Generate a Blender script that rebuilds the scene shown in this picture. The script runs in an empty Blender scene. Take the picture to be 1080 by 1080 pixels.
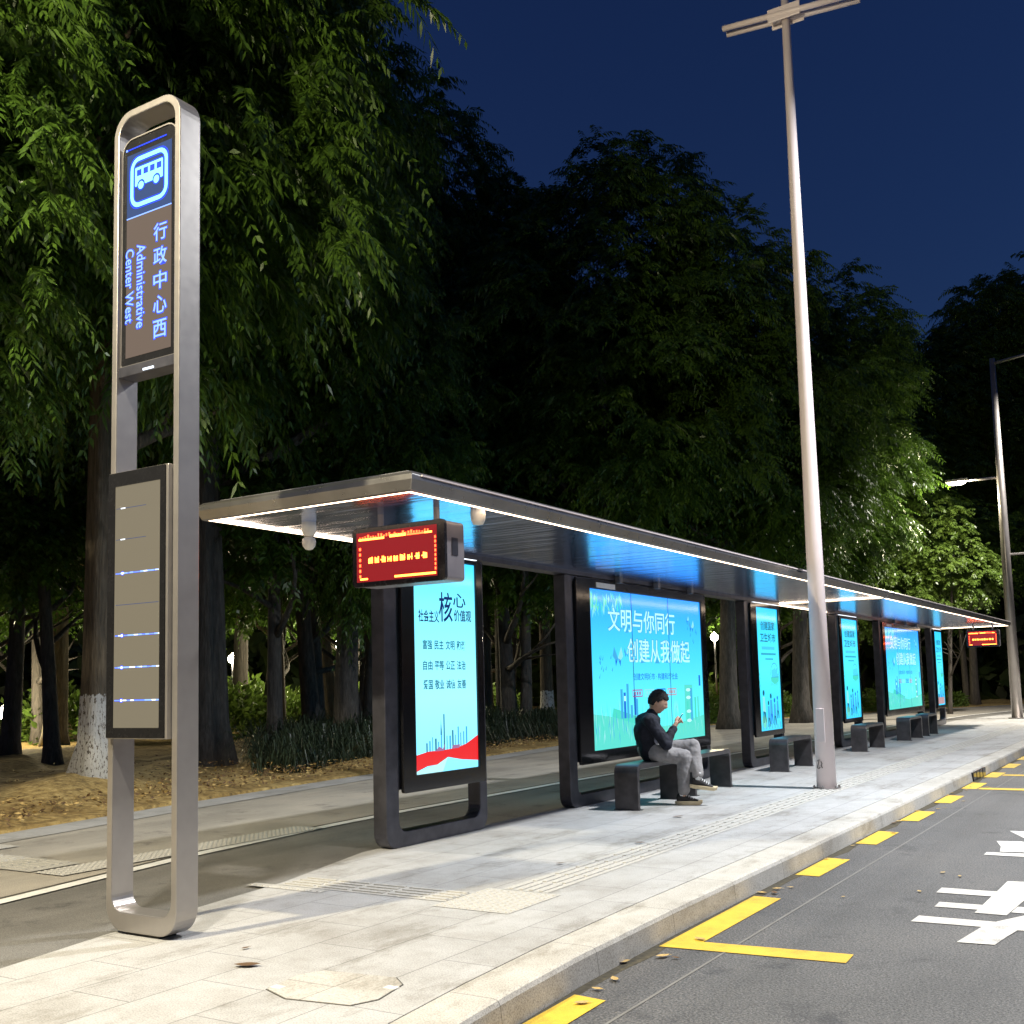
import bpy, bmesh, math, random
import numpy as np
from mathutils import Vector, Matrix
R = math.radians
scene = bpy.context.scene
COL = scene.collection
random.seed(7)

# ------------------------------------------------------------------ colour / material helpers
def s2l(c):
    return tuple(((v/255)/12.92 if v/255 <= 0.04045 else ((v/255+0.055)/1.055)**2.4) for v in c)

def new_mat(name):
    m = bpy.data.materials.new(name); m.use_nodes = True
    nt = m.node_tree; b = nt.nodes['Principled BSDF']
    return m, nt, b

def N(nt, t, **kw):
    n = nt.nodes.new(t)
    for k, v in kw.items(): setattr(n, k, v)
    return n

def coords(nt, scale=(1, 1, 1), kind='Object'):
    tc = N(nt, 'ShaderNodeTexCoord'); mp = N(nt, 'ShaderNodeMapping')
    mp.inputs['Scale'].default_value = scale
    nt.links.new(tc.outputs[kind], mp.inputs['Vector'])
    return mp.outputs['Vector']

def noise(nt, vec, scale, detail=4, rough=0.55):
    n = N(nt, 'ShaderNodeTexNoise'); n.inputs['Scale'].default_value = scale
    n.inputs['Detail'].default_value = detail; n.inputs['Roughness'].default_value = rough
    nt.links.new(vec, n.inputs['Vector']); return n.outputs['Fac']

def ramp(nt, fac, stops):
    r = N(nt, 'ShaderNodeValToRGB')
    el = r.color_ramp.elements
    while len(el) > 1: el.remove(el[-1])
    el[0].position = stops[0][0]; el[0].color = (*stops[0][1], 1)
    for p, c in stops[1:]:
        e = el.new(p); e.color = (*c, 1)
    nt.links.new(fac, r.inputs['Fac']); return r.outputs['Color']

def mixc(nt, fac, a, b, mode='MIX'):
    m = N(nt, 'ShaderNodeMix', data_type='RGBA', blend_type=mode)
    for sock, v in ((m.inputs['Factor'], fac), (m.inputs['A'], a), (m.inputs['B'], b)):
        pass
    ins = [i for i in m.inputs if i.enabled or True]
    def setin(idx, v):
        s = m.inputs[idx]
        if hasattr(v, 'is_linked') or isinstance(v, bpy.types.NodeSocket): nt.links.new(v, s)
        else: s.default_value = v if isinstance(v, (int, float)) else (*v, 1)
    setin(0, fac); setin(6, a); setin(7, b)
    return m.outputs[2]

def bump(nt, b, h, strength=0.3, dist=0.01):
    n = N(nt, 'ShaderNodeBump'); n.inputs['Strength'].default_value = strength
    n.inputs['Distance'].default_value = dist
    nt.links.new(h, n.inputs['Height']); nt.links.new(n.outputs['Normal'], b.inputs['Normal'])

def plain(name, col, rough=0.5, metal=0.0, var=0.12, scale=6.0, bumpy=0.0, bscale=80, coat=0.0, rv=1.0):
    m, nt, b = new_mat(name)
    v = coords(nt)
    f = noise(nt, v, scale, 5)
    lo = tuple(c*(1-var) for c in col); hi = tuple(min(1, c*(1+var)) for c in col)
    nt.links.new(ramp(nt, f, [(0.3, lo), (0.7, hi)]), b.inputs['Base Color'])
    b.inputs['Roughness'].default_value = rough; b.inputs['Metallic'].default_value = metal
    b.inputs['Coat Weight'].default_value = coat
    r2 = N(nt, 'ShaderNodeMapRange'); r2.inputs['To Min'].default_value = max(0.02, rough-0.08*rv); r2.inputs['To Max'].default_value = min(1, rough+0.1*rv)
    nt.links.new(noise(nt, v, scale*4, 4), r2.inputs['Value']); nt.links.new(r2.outputs[0], b.inputs['Roughness'])
    if bumpy: bump(nt, b, noise(nt, v, bscale, 3), bumpy, 0.004)
    return m

def emit(name, col, strength, sample=False, gloss=0.12):
    m, nt, b = new_mat(name)
    b.inputs['Base Color'].default_value = (0.01, 0.01, 0.01, 1)
    b.inputs['Roughness'].default_value = gloss
    b.inputs['Emission Color'].default_value = (*col, 1)
    b.inputs['Emission Strength'].default_value = strength
    m.cycles.emission_sampling = 'AUTO' if sample else 'NONE'
    return m

# ------------------------------------------------------------------ mesh builder
class MB:
    def __init__(s): s.v = []; s.f = []; s.mi = []; s.m = 0; s.sm = []; s.smooth = False
    def add(s, verts, faces):
        o = len(s.v); s.v += [tuple(p) for p in verts]
        for f in faces:
            s.f.append(tuple(o+i for i in f)); s.mi.append(s.m); s.sm.append(s.smooth)
    def box(s, a, b):
        (x0, y0, z0), (x1, y1, z1) = a, b
        s.add([(x0,y0,z0),(x1,y0,z0),(x1,y1,z0),(x0,y1,z0),(x0,y0,z1),(x1,y0,z1),(x1,y1,z1),(x0,y1,z1)],
              [(0,3,2,1),(4,5,6,7),(0,1,5,4),(1,2,6,5),(2,3,7,6),(3,0,4,7)])
    def prism(s, pts, axis, a, b):
        n = len(pts)
        def P(p, t):
            return {'x': (t, p[0], p[1]), 'y': (p[0], t, p[1]), 'z': (p[0], p[1], t)}[axis]
        s.add([P(p, a) for p in pts]+[P(p, b) for p in pts],
              [tuple(range(n))[::-1], tuple(range(n, 2*n))]+[(i, (i+1) % n, n+(i+1) % n, n+i) for i in range(n)])
    def ring(s, outer, inner, axis, a, b):
        n = len(outer)
        def P(p, t):
            return {'x': (t, p[0], p[1]), 'y': (p[0], t, p[1]), 'z': (p[0], p[1], t)}[axis]
        V = [P(p, a) for p in outer]+[P(p, a) for p in inner]+[P(p, b) for p in outer]+[P(p, b) for p in inner]
        F = []
        for i in range(n):
            j = (i+1) % n
            F += [(i, j, n+j, n+i), (2*n+i, 3*n+i, 3*n+j, 2*n+j), (i, 2*n+i, 2*n+j, j), (n+i, n+j, 3*n+j, 3*n+i)]
        s.add(V, F)
    def tube(s, pts, rad, seg=8, cap=True, flute=0, fl_n=5, seed=0):
        pts = [Vector(p) for p in pts]; n = len(pts)
        if not hasattr(rad, '__len__'): rad = [rad]*n
        V = []; up = Vector((0.13, 0.97, 0.2)).normalized()
        rr = random.Random(seed); ph = rr.random()*6.28
        for i, p in enumerate(pts):
            t = (pts[min(i+1, n-1)]-pts[max(i-1, 0)]).normalized()
            a = t.cross(up)
            if a.length < 0.05: a = t.cross(Vector((1, 0, 0)))
            a.normalize(); b = t.cross(a)
            for k in range(seg):
                th = 2*math.pi*k/seg
                q = rad[i]*(1+flute*math.sin(fl_n*th+ph)+flute*0.5*math.sin((fl_n+3)*th+ph*2+i*0.5))
                V.append(p+a*math.cos(th)*q+b*math.sin(th)*q)
        F = []
        for i in range(n-1):
            for k in range(seg):
                k2 = (k+1) % seg
                F.append((i*seg+k, (i+1)*seg+k, (i+1)*seg+k2, i*seg+k2))
        if cap: F += [tuple(range(seg)), tuple(range((n-1)*seg, n*seg))[::-1]]
        s.add(V, F)
    def lathe(s, prof, c, seg=16):
        V = []; n = len(prof)
        for r, z in prof:
            for k in range(seg):
                th = 2*math.pi*k/seg
                V.append((c[0]+r*math.cos(th), c[1]+r*math.sin(th), c[2]+z))
        F = []
        for i in range(n-1):
            for k in range(seg):
                k2 = (k+1) % seg
                F.append((i*seg+k, i*seg+k2, (i+1)*seg+k2, (i+1)*seg+k))
        F += [tuple(range(seg))[::-1], tuple(range((n-1)*seg, n*seg))]
        s.add(V, F)
    def build(s, name, mats, parent=None, bevel=0.0, origin=None, bseg=2):
        if not isinstance(mats, (list, tuple)): mats = [mats]
        o3 = Vector((0, 0, 0))
        if origin is not None: o3 = Vector(origin)
        elif parent is not None: o3 = wloc(parent)
        me = bpy.data.meshes.new(name)
        me.from_pydata([tuple(Vector(p)-o3) for p in s.v], [], s.f)
        for m in mats: me.materials.append(m)
        me.polygons.foreach_set('material_index', s.mi)
        me.polygons.foreach_set('use_smooth', s.sm)
        bm = bmesh.new(); bm.from_mesh(me); bmesh.ops.recalc_face_normals(bm, faces=bm.faces); bm.to_mesh(me); bm.free()
        me.update()
        ob = bpy.data.objects.new(name, me); COL.objects.link(ob)
        if parent is not None: ob.parent = parent
        if origin is not None: ob.location = o3 - (wloc(parent) if parent is not None else Vector((0, 0, 0)))
        if bevel:
            md = ob.modifiers.new('bevel', 'BEVEL'); md.width = bevel; md.segments = bseg; md.limit_method = 'ANGLE'; md.angle_limit = R(40)
        return ob

def wloc(o):
    p = Vector(o.location)
    while o.parent is not None:
        o = o.parent; p = p + Vector(o.location)
    return p

def tag(o, label=None, cat=None, group=None, kind=None):
    if label: o['label'] = label
    if cat: o['category'] = cat
    if group: o['group'] = group
    if kind: o['kind'] = kind
    return o

def thing(name, loc, label, cat, group=None, rz=0.0):
    o = bpy.data.objects.new(name, None); COL.objects.link(o)
    o.location = loc; o.rotation_euler = (0, 0, rz); o.empty_display_size = 0.1
    return tag(o, label, cat, group)

def copy_tree(o, parent=None):
    c = o.copy(); COL.objects.link(c); c.parent = parent
    for ch in list(o.children): copy_tree(ch, c)
    return c

def rounded(x0, z0, x1, z1, r, seg=5, rb=None, rt=None):
    """closed outline, radii bottom / top"""
    rb = r if rb is None else rb; rt = r if rt is None else rt
    out = []
    for cx, cz, a0, rr in ((x1-rb, z0+rb, -90, rb), (x1-rt, z1-rt, 0, rt), (x0+rt, z1-rt, 90, rt), (x0+rb, z0+rb, 180, rb)):
        for k in range(seg+1):
            a = R(a0+90*k/seg); out.append((cx+rr*math.cos(a), cz+rr*math.sin(a)))
    return out

# text outlines -> (2D verts, faces), scaled into a box
_tc = {}
def text_geo(body, bold=0.0, spacing=1.0):
    key = (body, bold, spacing)
    if key in _tc: return _tc[key]
    cu = bpy.data.curves.new('lettering', 'FONT'); cu.body = body; cu.offset = bold; cu.resolution_u = 3; cu.space_character = spacing
    ob = bpy.data.objects.new('lettering', cu); COL.objects.link(ob)
    dg = bpy.context.evaluated_depsgraph_get()
    me = bpy.data.meshes.new_from_object(ob.evaluated_get(dg))
    V = [(v.co.x, v.co.y) for v in me.vertices]; F = [tuple(p.vertices) for p in me.polygons]
    bpy.data.objects.remove(ob); bpy.data.meshes.remove(me); bpy.data.curves.remove(cu)
    xs = [p[0] for p in V]; ys = [p[1] for p in V]
    x0, x1, y0, y1 = min(xs), max(xs), min(ys), max(ys)
    V = [((x-x0)/(x1-x0), (y-y0)/(y1-y0)) for x, y in V]
    _tc[key] = (V, F); return _tc[key]

class Art:
    """flat lettering and shapes in a vertical plane, layers 1.5 mm apart"""
    def __init__(s, to3): s.to3 = to3; s.mb = MB(); s.mats = []; s.layer = 0
    def mat(s, m):
        if m not in s.mats: s.mats.append(m)
        s.mb.m = s.mats.index(m)
    def poly(s, pts, m, layer=1):
        s.mat(m); s.mb.add([s.to3(a, b, layer) for a, b in pts], [tuple(range(len(pts)))])
    def rect(s, a0, b0, a1, b1, m, layer=1): s.poly([(a0, b0), (a1, b0), (a1, b1), (a0, b1)], m, layer)
    def frame(s, a0, b0, a1, b1, t, m, layer=1, r=0.0):
        o = rounded(a0, b0, a1, b1, r) if r else rounded(a0, b0, a1, b1, 0.001, 1)
        i = rounded(a0+t, b0+t, a1-t, b1-t, max(r-t, 0.001), 5 if r else 1)
        n = len(o); s.mat(m)
        s.mb.add([s.to3(a, b, layer) for a, b in o+i], [(k, (k+1) % n, n+(k+1) % n, n+k) for k in range(n)])
    def disc(s, a, b, ra, rb, m, layer=1, seg=20):
        s.poly([(a+ra*math.cos(6.2832*k/seg), b+rb*math.sin(6.2832*k/seg)) for k in range(seg)], m, layer)
    def text(s, body, a0, b0, a1, b1, m, layer=2, bold=0.0, rot=False):
        V, F = text_geo(body, bold); s.mat(m)
        if rot: P = [s.to3(a0+(a1-a0)*v, b1-(b1-b0)*u, layer) for u, v in V]
        else: P = [s.to3(a0+(a1-a0)*u, b0+(b1-b0)*v, layer) for u, v in V]
        s.mb.add(P, F)
    def build(s, name, parent):
        return s.mb.build(name, s.mats, parent)

def np_mesh(name, V, F, mat, smooth=False):
    """V (n,3) float, F (m,4) int -> quad mesh"""
    me = bpy.data.meshes.new(name)
    me.vertices.add(len(V)); me.vertices.foreach_set('co', np.asarray(V, np.float32).ravel())
    m = len(F)
    me.loops.add(m*4); me.loops.foreach_set('vertex_index', np.asarray(F, np.int32).ravel())
    me.polygons.add(m); me.polygons.foreach_set('loop_start', np.arange(0, m*4, 4, dtype=np.int32))
    me.update(calc_edges=True); me.validate()
    me.materials.append(mat)
    return me

def link_obj(name, me, parent=None, loc=(0, 0, 0)):
    o = bpy.data.objects.new(name, me); COL.objects.link(o); o.parent = parent; o.location = loc
    return o

# ------------------------------------------------------------------ materials
M = {}
M['frame_dark'] = plain('dark_bronze_paint', (0.08, 0.08, 0.098), 0.33, 0.55, 0.28, 7)
M['bezel'] = plain('black_gloss', (0.012, 0.012, 0.014), 0.12, 0.0, 0.1, 5)
M['sign_metal'] = plain('champagne_aluminium', (0.37, 0.345, 0.32), 0.30, 0.65, 0.08, 5, rv=.5)
M['sign_black'] = plain('sign_black_edge', (0.012, 0.012, 0.013), 0.25)
M['alu'] = plain('fascia_aluminium', (0.25, 0.24, 0.235), 0.28, 0.75, 0.15, 3, rv=.4)
M['roof_top'] = plain('roof_sheet', (0.16, 0.16, 0.17), 0.5, 0.3)
M['white_paint'] = plain('white_paint', (0.68, 0.59, 0.585), 0.42, 0.0, 0.05, 2.5)
M['grey_pole'] = plain('grey_pole_metal', (0.30, 0.28, 0.27), 0.32, 0.7, 0.1, 3)
M['bench'] = plain('bench_steel', (0.085, 0.08, 0.085), 0.32, 0.6, 0.3, 8)
M['white_plastic'] = plain('white_plastic', (0.75, 0.73, 0.68), 0.35)
M['led_box'] = plain('led_cabinet', (0.28, 0.26, 0.28), 0.4, 0.3)
M['led_face'] = plain('led_bezel', (0.02, 0.018, 0.02), 0.25)

for k in ('sign_black', 'bezel'): M[k].node_tree.nodes['Principled BSDF'].inputs['Specular IOR Level'].default_value = .18 if k == 'sign_black' else .4
# glossy soffit with faint rolling waves so the panels mirror in it brokenly
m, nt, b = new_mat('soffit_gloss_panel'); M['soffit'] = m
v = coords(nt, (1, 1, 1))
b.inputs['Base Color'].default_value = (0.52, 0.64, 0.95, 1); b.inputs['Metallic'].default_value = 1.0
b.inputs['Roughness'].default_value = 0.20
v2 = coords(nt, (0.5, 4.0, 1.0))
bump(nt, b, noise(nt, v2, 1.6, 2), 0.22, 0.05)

# granite paving
def paving(name, base, w, h, speck=0.35, rot=True):
    m, nt, b = new_mat(name)
    tc = N(nt, 'ShaderNodeTexCoord'); mp = N(nt, 'ShaderNodeMapping')
    if rot: mp.inputs['Rotation'].default_value = (0, 0, R(90))
    nt.links.new(tc.outputs['Object'], mp.inputs['Vector'])
    br = N(nt, 'ShaderNodeTexBrick'); br.inputs['Scale'].default_value = 1.0
    br.inputs['Brick Width'].default_value = w; br.inputs['Row Height'].default_value = h
    br.inputs['Mortar Size'].default_value = 0.0042; br.inputs['Mortar Smooth'].default_value = 0.2
    br.inputs['Bias'].default_value = 0.0
    br.inputs['Color1'].default_value = (*[c*0.96 for c in base], 1); br.inputs['Color2'].default_value = (*[c*1.03 for c in base], 1)
    br.inputs['Mortar'].default_value = (*[c*0.55 for c in base], 1)
    nt.links.new(mp.outputs['Vector'], br.inputs['Vector'])
    v = tc.outputs['Object']
    fine = ramp(nt, noise(nt, v, 120, 2, 0.75), [(0.33, (1-speck,)*3), (0.5, (1, 1, 1)), (0.68, (1+speck*0.5,)*3)])
    stain = ramp(nt, noise(nt, v, 0.9, 6, 0.65), [(0.32, (0.74, 0.72, 0.69)), (0.52, (1, 1, 1)), (0.75, (1.07, 1.07, 1.07))])
    st2 = ramp(nt, noise(nt, v, 6.0, 5, 0.7), [(0.3, (0.86, 0.85, 0.83)), (0.55, (1, 1, 1))])
    c = mixc(nt, 1.0, br.outputs['Color'], fine, 'MULTIPLY'); c = mixc(nt, 1.0, c, stain, 'MULTIPLY'); c = mixc(nt, 1.0, c, st2, 'MULTIPLY')
    nt.links.new(c, b.inputs['Base Color'])
    vo = N(nt, 'ShaderNodeTexVoronoi'); vo.inputs['Scale'].default_value = 1.7; nt.links.new(v, vo.inputs['Vector'])
    gum = ramp(nt, vo.outputs['Distance'], [(0.0, (0.45, 0.43, 0.40)), (0.030, (0.55, 0.53, 0.50)), (0.042, (1, 1, 1))]); c = mixc(nt, .8, c, gum, 'MULTIPLY')
    sc = ramp(nt, noise(nt, coords(nt, (1.0, .35, 1)), 2.6, 7, .75), [(0.36, (0.70, 0.68, 0.64)), (0.47, (1, 1, 1))]); c = mixc(nt, 1.0, c, sc, 'MULTIPLY')
    nt.links.new(c, b.inputs['Base Color'])
    b.inputs['Roughness'].default_value = 0.68
    bm_ = N(nt, 'ShaderNodeMath', operation='SUBTRACT'); nt.links.new(noise(nt, v, 150, 2), bm_.inputs[0]); nt.links.new(br.outputs['Fac'], bm_.inputs[1])
    bump(nt, b, bm_.outputs[0], 0.35, 0.004)
    return m
M['paving'] = paving('granite_paving', (0.41, 0.405, 0.395), 0.8, 0.4)
M['kerb'] = paving('granite_kerb', (0.46, 0.44, 0.40), 0.99, 5.0, 0.45)
M['tactile'] = plain('tactile_granite', (0.42, 0.405, 0.37), 0.7, 0, 0.15, 60)
M['cover'] = paving('granite_cover', (0.46, 0.44, 0.40), 9.0, 9.0)
M['joint'] = plain('dark_joint', (0.05, 0.045, 0.035), 0.8)

# asphalt
def asphalt(name, dark, light, sc=170):
    m, nt, b = new_mat(name)
    v = coords(nt)
    f1 = noise(nt, v, sc, 2, 0.75)
    base = ramp(nt, f1, [(0.34, dark), (0.52, tuple((a+c)/2 for a, c in zip(dark, light))), (0.66, light)])
    st = ramp(nt, noise(nt, v, 0.6, 6, 0.6), [(0.3, (0.72, 0.72, 0.72)), (0.5, (1, 1, 1)), (0.72, (1.25, 1.22, 1.18))])
    vs = coords(nt, (2.2, 0.08, 1))
    tr = ramp(nt, noise(nt, vs, 1.3, 4, 0.6), [(0.3, (0.82, 0.82, 0.82)), (0.6, (1.08, 1.08, 1.08))])
    c = mixc(nt, 1.0, base, st, 'MULTIPLY'); c = mixc(nt, 1.0, c, tr, 'MULTIPLY')
    oil = ramp(nt, noise(nt, v, 1.7, 6, .7), [(0.33, (.5, .5, .52)), (0.43, (1, 1, 1))]); c = mixc(nt, 1.0, c, oil, 'MULTIPLY')
    nt.links.new(c, b.inputs['Base Color'])
    b.inputs['Roughness'].default_value = 0.62
    bump(nt, b, f1, 0.6, 0.008)
    return m
M['asphalt'] = asphalt('road_asphalt', (0.020, 0.020, 0.022), (0.145, 0.142, 0.14), 85)
M['path'] = asphalt('cycle_path_asphalt', (0.095, 0.091, 0.084), (0.235, 0.226, 0.208), 150)
M['walk'] = asphalt('walkway_surface', (0.23, 0.21, 0.18), (0.46, 0.425, 0.365), 150)
def worn_paint(name, col, under):
    m, nt, b = new_mat(name); v = coords(nt)
    f = noise(nt, v, 140, 3, 0.75); g = noise(nt, v, 5, 4, 0.7)
    a0 = N(nt, 'ShaderNodeMath', operation='ADD'); nt.links.new(f, a0.inputs[0]); nt.links.new(g, a0.inputs[1])
    a = N(nt, 'ShaderNodeMath', operation='MULTIPLY'); a.inputs[1].default_value = .5; nt.links.new(a0.outputs[0], a.inputs[0])
    nt.links.new(ramp(nt, a.outputs[0], [(0.385, under), (0.43, tuple(c*0.8 for c in col)), (0.56, col)]), b.inputs['Base Color'])
    b.inputs['Roughness'].default_value = 0.6; bump(nt, b, f, 0.4, 0.004)
    return m
M['yellow'] = worn_paint('yellow_road_paint', (0.66, 0.43, 0.035), (0.30, 0.20, 0.03))
M['white_line'] = worn_paint('white_road_paint', (0.60, 0.58, 0.54), (0.26, 0.25, 0.24))

# soil with litter
m, nt, b = new_mat('dry_soil'); M['soil'] = m
v = coords(nt)
f = noise(nt, v, 9, 8, 0.75); g = noise(nt, v, 0.7, 4)
c = ramp(nt, f, [(0.33, (0.09, 0.06, 0.025)), (0.5, (0.42, 0.29, 0.10)), (0.66, (0.64, 0.48, 0.20))])
c = mixc(nt, 1.0, c, ramp(nt, g, [(0.35, (0.55, 0.5, 0.42)), (0.6, (1, 1, 1))]), 'MULTIPLY')
nt.links.new(c, b.inputs['Base Color']); b.inputs['Roughness'].default_value = 0.9; bump(nt, b, f, 0.8, 0.04)
M['lawn'] = plain('lawn_ground', (0.035, 0.055, 0.015), 0.9, 0, 0.4, 5, 0.5, 30)

# bark with a whitewashed foot
def bark(name, dark, light, wash):
    m, nt, b = new_mat(name)
    v = coords(nt, (7, 7, 1.2))
    f = noise(nt, v, 3.0, 7, 0.7)
    c = ramp(nt, f, [(0.32, dark), (0.55, tuple((p+q)/2 for p, q in zip(dark, light))), (0.72, light)])
    if wash:
        tc = N(nt, 'ShaderNodeTexCoord'); sp = N(nt, 'ShaderNodeSeparateXYZ'); nt.links.new(tc.outputs['Object'], sp.inputs[0])
        e = N(nt, 'ShaderNodeMath', operation='MULTIPLY_ADD'); e.inputs[1].default_value = 0.16; nt.links.new(noise(nt, tc.outputs['Object'], 14, 3), e.inputs[0]); nt.links.new(sp.outputs[2], e.inputs[2])
        lt = N(nt, 'ShaderNodeMath', operation='LESS_THAN'); lt.inputs[1].default_value = wash; nt.links.new(e.outputs[0], lt.inputs[0])
        hole = N(nt, 'ShaderNodeMath', operation='GREATER_THAN'); hole.inputs[1].default_value = 0.44; nt.links.new(noise(nt, coords(nt, (16, 16, 9)), 1.6, 5, 0.75), hole.inputs[0])
        gt = N(nt, 'ShaderNodeMath', operation='MULTIPLY'); nt.links.new(lt.outputs[0], gt.inputs[0]); nt.links.new(hole.outputs[0], gt.inputs[1])
        c = mixc(nt, gt.outputs[0], c, (0.58, 0.57, 0.55))
    nt.links.new(c, b.inputs['Base Color']); b.inputs['Roughness'].default_value = 0.85
    bump(nt, b, f, 0.9, 0.05)
    return m
M['bark_wash'] = bark('whitewashed_bark', (0.04, 0.03, 0.02), (0.20, 0.16, 0.11), 1.25)
M['bark'] = bark('grey_bark', (0.035, 0.03, 0.026), (0.15, 0.13, 0.11), 0)
M['bark_pale'] = bark('pale_bark', (0.12, 0.095, 0.06), (0.34, 0.28, 0.18), 0)

def foliage(name, dark, light, trans=0.32, rough=0.36):
    m, nt, b = new_mat(name)
    oi = N(nt, 'ShaderNodeObjectInfo')
    v = coords(nt)
    f = noise(nt, v, 1.1, 5, 0.7); g = noise(nt, v, 17, 2, 0.6)
    a = N(nt, 'ShaderNodeMath', operation='MULTIPLY_ADD'); a.inputs[1].default_value = 0.5; nt.links.new(g, a.inputs[0])
    h = N(nt, 'ShaderNodeMath', operation='MULTIPLY'); h.inputs[1].default_value = 0.5; nt.links.new(f, h.inputs[0]); nt.links.new(h.outputs[0], a.inputs[2])
    c = ramp(nt, a.outputs[0], [(0.35, dark), (0.65, light)])
    nt.links.new(c, b.inputs['Base Color']); b.inputs['Roughness'].default_value = rough
    b.inputs['Specular IOR Level'].default_value = 0.45
    tr = N(nt, 'ShaderNodeBsdfTranslucent'); nt.links.new(c, tr.inputs['Color'])
    mx = N(nt, 'ShaderNodeMixShader'); mx.inputs[0].default_value = trans
    nt.links.new(b.outputs[0], mx.inputs[1]); nt.links.new(tr.outputs[0], mx.inputs[2])
    nt.links.new(mx.outputs[0], nt.nodes['Material Output'].inputs[0])
    return m
M['leaf'] = foliage('deep_green_leaf', (0.026, 0.062, 0.009), (0.105, 0.195, 0.024))
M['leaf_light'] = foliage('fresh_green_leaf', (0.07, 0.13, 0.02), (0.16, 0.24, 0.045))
M['leaf_dark'] = foliage('dark_woodland_leaf', (0.018, 0.032, 0.010), (0.045, 0.07, 0.02))
M['blade'] = foliage('grass_blade', (0.014, 0.026, 0.016), (0.06, 0.085, 0.05))
M['dry_leaf'] = plain('dry_leaf', (0.46, 0.32, 0.12), 0.7, 0, 0.35, 20)
M['brown_leaf'] = plain('brown_leaf', (0.11, 0.06, 0.025), 0.7, 0, 0.3, 20)

# things that give light
def zgrad(name, stops, z0, z1, strength):
    m, nt, b = new_mat(name)
    ge = N(nt, 'ShaderNodeNewGeometry'); sp = N(nt, 'ShaderNodeSeparateXYZ'); nt.links.new(ge.outputs['Position'], sp.inputs[0])
    mr = N(nt, 'ShaderNodeMapRange'); mr.inputs['From Min'].default_value = z0; mr.inputs['From Max'].default_value = z1
    nt.links.new(sp.outputs[2], mr.inputs['Value'])
    c = ramp(nt, mr.outputs[0], stops)
    nt.links.new(c, b.inputs['Emission Color']); b.inputs['Emission Strength'].default_value = strength
    b.inputs['Base Color'].default_value = (0.01, 0.01, 0.01, 1); b.inputs['Roughness'].default_value = 0.12
    return m
PS = 1.0
M['poster_pale'] = zgrad('backlit_pale_poster', [(0, s2l((112, 200, 232))), (0.35, s2l((132, 212, 228))), (0.8, s2l((104, 205, 228))), (1, s2l((56, 180, 230)))], 0.57, 2.45, 2.0*PS)
M['poster_blue'] = zgrad('backlit_blue_poster', [(0, s2l((72, 200, 196))), (0.25, s2l((80, 196, 216))), (0.6, s2l((58, 174, 226))), (1, s2l((38, 130, 228)))], 0.57, 2.4, 1.9*PS)
M['poster_cyan'] = zgrad('backlit_cyan_poster', [(0, s2l((45, 175, 222))), (0.5, s2l((72, 200, 222))), (1, s2l((44, 172, 225)))], 0.5, 2.45, 1.9*PS)
def ink(name, rgb, st=1.0): return emit(name, s2l(rgb), st*PS)
I_navy = ink('ink_navy', (10, 45, 110)); I_teal = ink('ink_teal', (28, 108, 140)); I_white = ink('ink_white', (185, 246, 254), 1.2)
I_red = ink('ink_red', (245, 45, 50), 1.0); I_red2 = ink('ink_soft_red', (170, 120, 165)); I_green = ink('ink_green', (82, 230, 210)); I_leaf = ink('ink_leaf', (120, 236, 205))
I_blue = ink('ink_blue', (40, 125, 230)); I_blue2 = ink('ink_mid_blue', (72, 180, 238)); I_pale = ink('ink_pale', (150, 240, 240)); I_seam = ink('ink_seam', (15, 60, 110)); I_grass = ink('ink_grass', (96, 232, 218)); I_orange = ink('ink_salmon', (200, 165, 170))
M['led_warm'] = emit('warm_led_strip', (1.0, 0.74, 0.50), 8.0, True)
M['led_white'] = emit('cool_white_glow', (0.85, 0.92, 1.0), 2.2)
M['red_led'] = emit('red_led', (1.0, 0.07, 0.018), 9.0, True)
M['red_led_hot'] = emit('hot_red_led', (1.0, 0.15, 0.02), 16.0, True)
M['red_back'] = emit('red_led_glow', (1.0, 0.05, 0.06), 0.34, True)
M['sign_blue'] = emit('blue_sign_light', (0.20, 0.36, 1.0), 2.3)
M['sign_blue2'] = emit('deep_blue_sign_and_halo', (0.02, 0.07, 1.0), 1.5)  # also painted behind letters and icon as their glow halo
M['sign_cyan'] = emit('cyan_sign_light', (0.25, 0.75, 1.0), 2.2)
M['lamp_lens'] = emit('street_lamp_lens', (1.0, 0.92, 0.72), 22.0, False)
M['globe'] = emit('park_globe', (1.0, 0.93, 0.75), 28.0, True)

# ------------------------------------------------------------------ world, moon, camera
w = bpy.data.worlds.new('World'); scene.world = w; w.use_nodes = True
nt = w.node_tree; bg = nt.nodes['Background']
sky = N(nt, 'ShaderNodeTexSky', sky_type='NISHITA'); sky.sun_disc = False
SUN_EL, SUN_AZ = R(-1.2), R(70)
sky.sun_elevation = SUN_EL; sky.sun_rotation = SUN_AZ; sky.altitude = 50; sky.dust_density = 1.0; sky.ozone_density = 4.0
nt.links.new(sky.outputs[0], bg.inputs['Color']); bg.inputs['Strength'].default_value = 0.41
sl = bpy.data.lights.new('sun', 'SUN'); sl.energy = 0.02; sl.angle = R(0.5); sl.color = (0.75, 0.85, 1.0)
so = bpy.data.objects.new('sun', sl); COL.objects.link(so); so.rotation_euler = (R(88), 0, R(-150)); so.location = (0, 0, 40)

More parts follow.
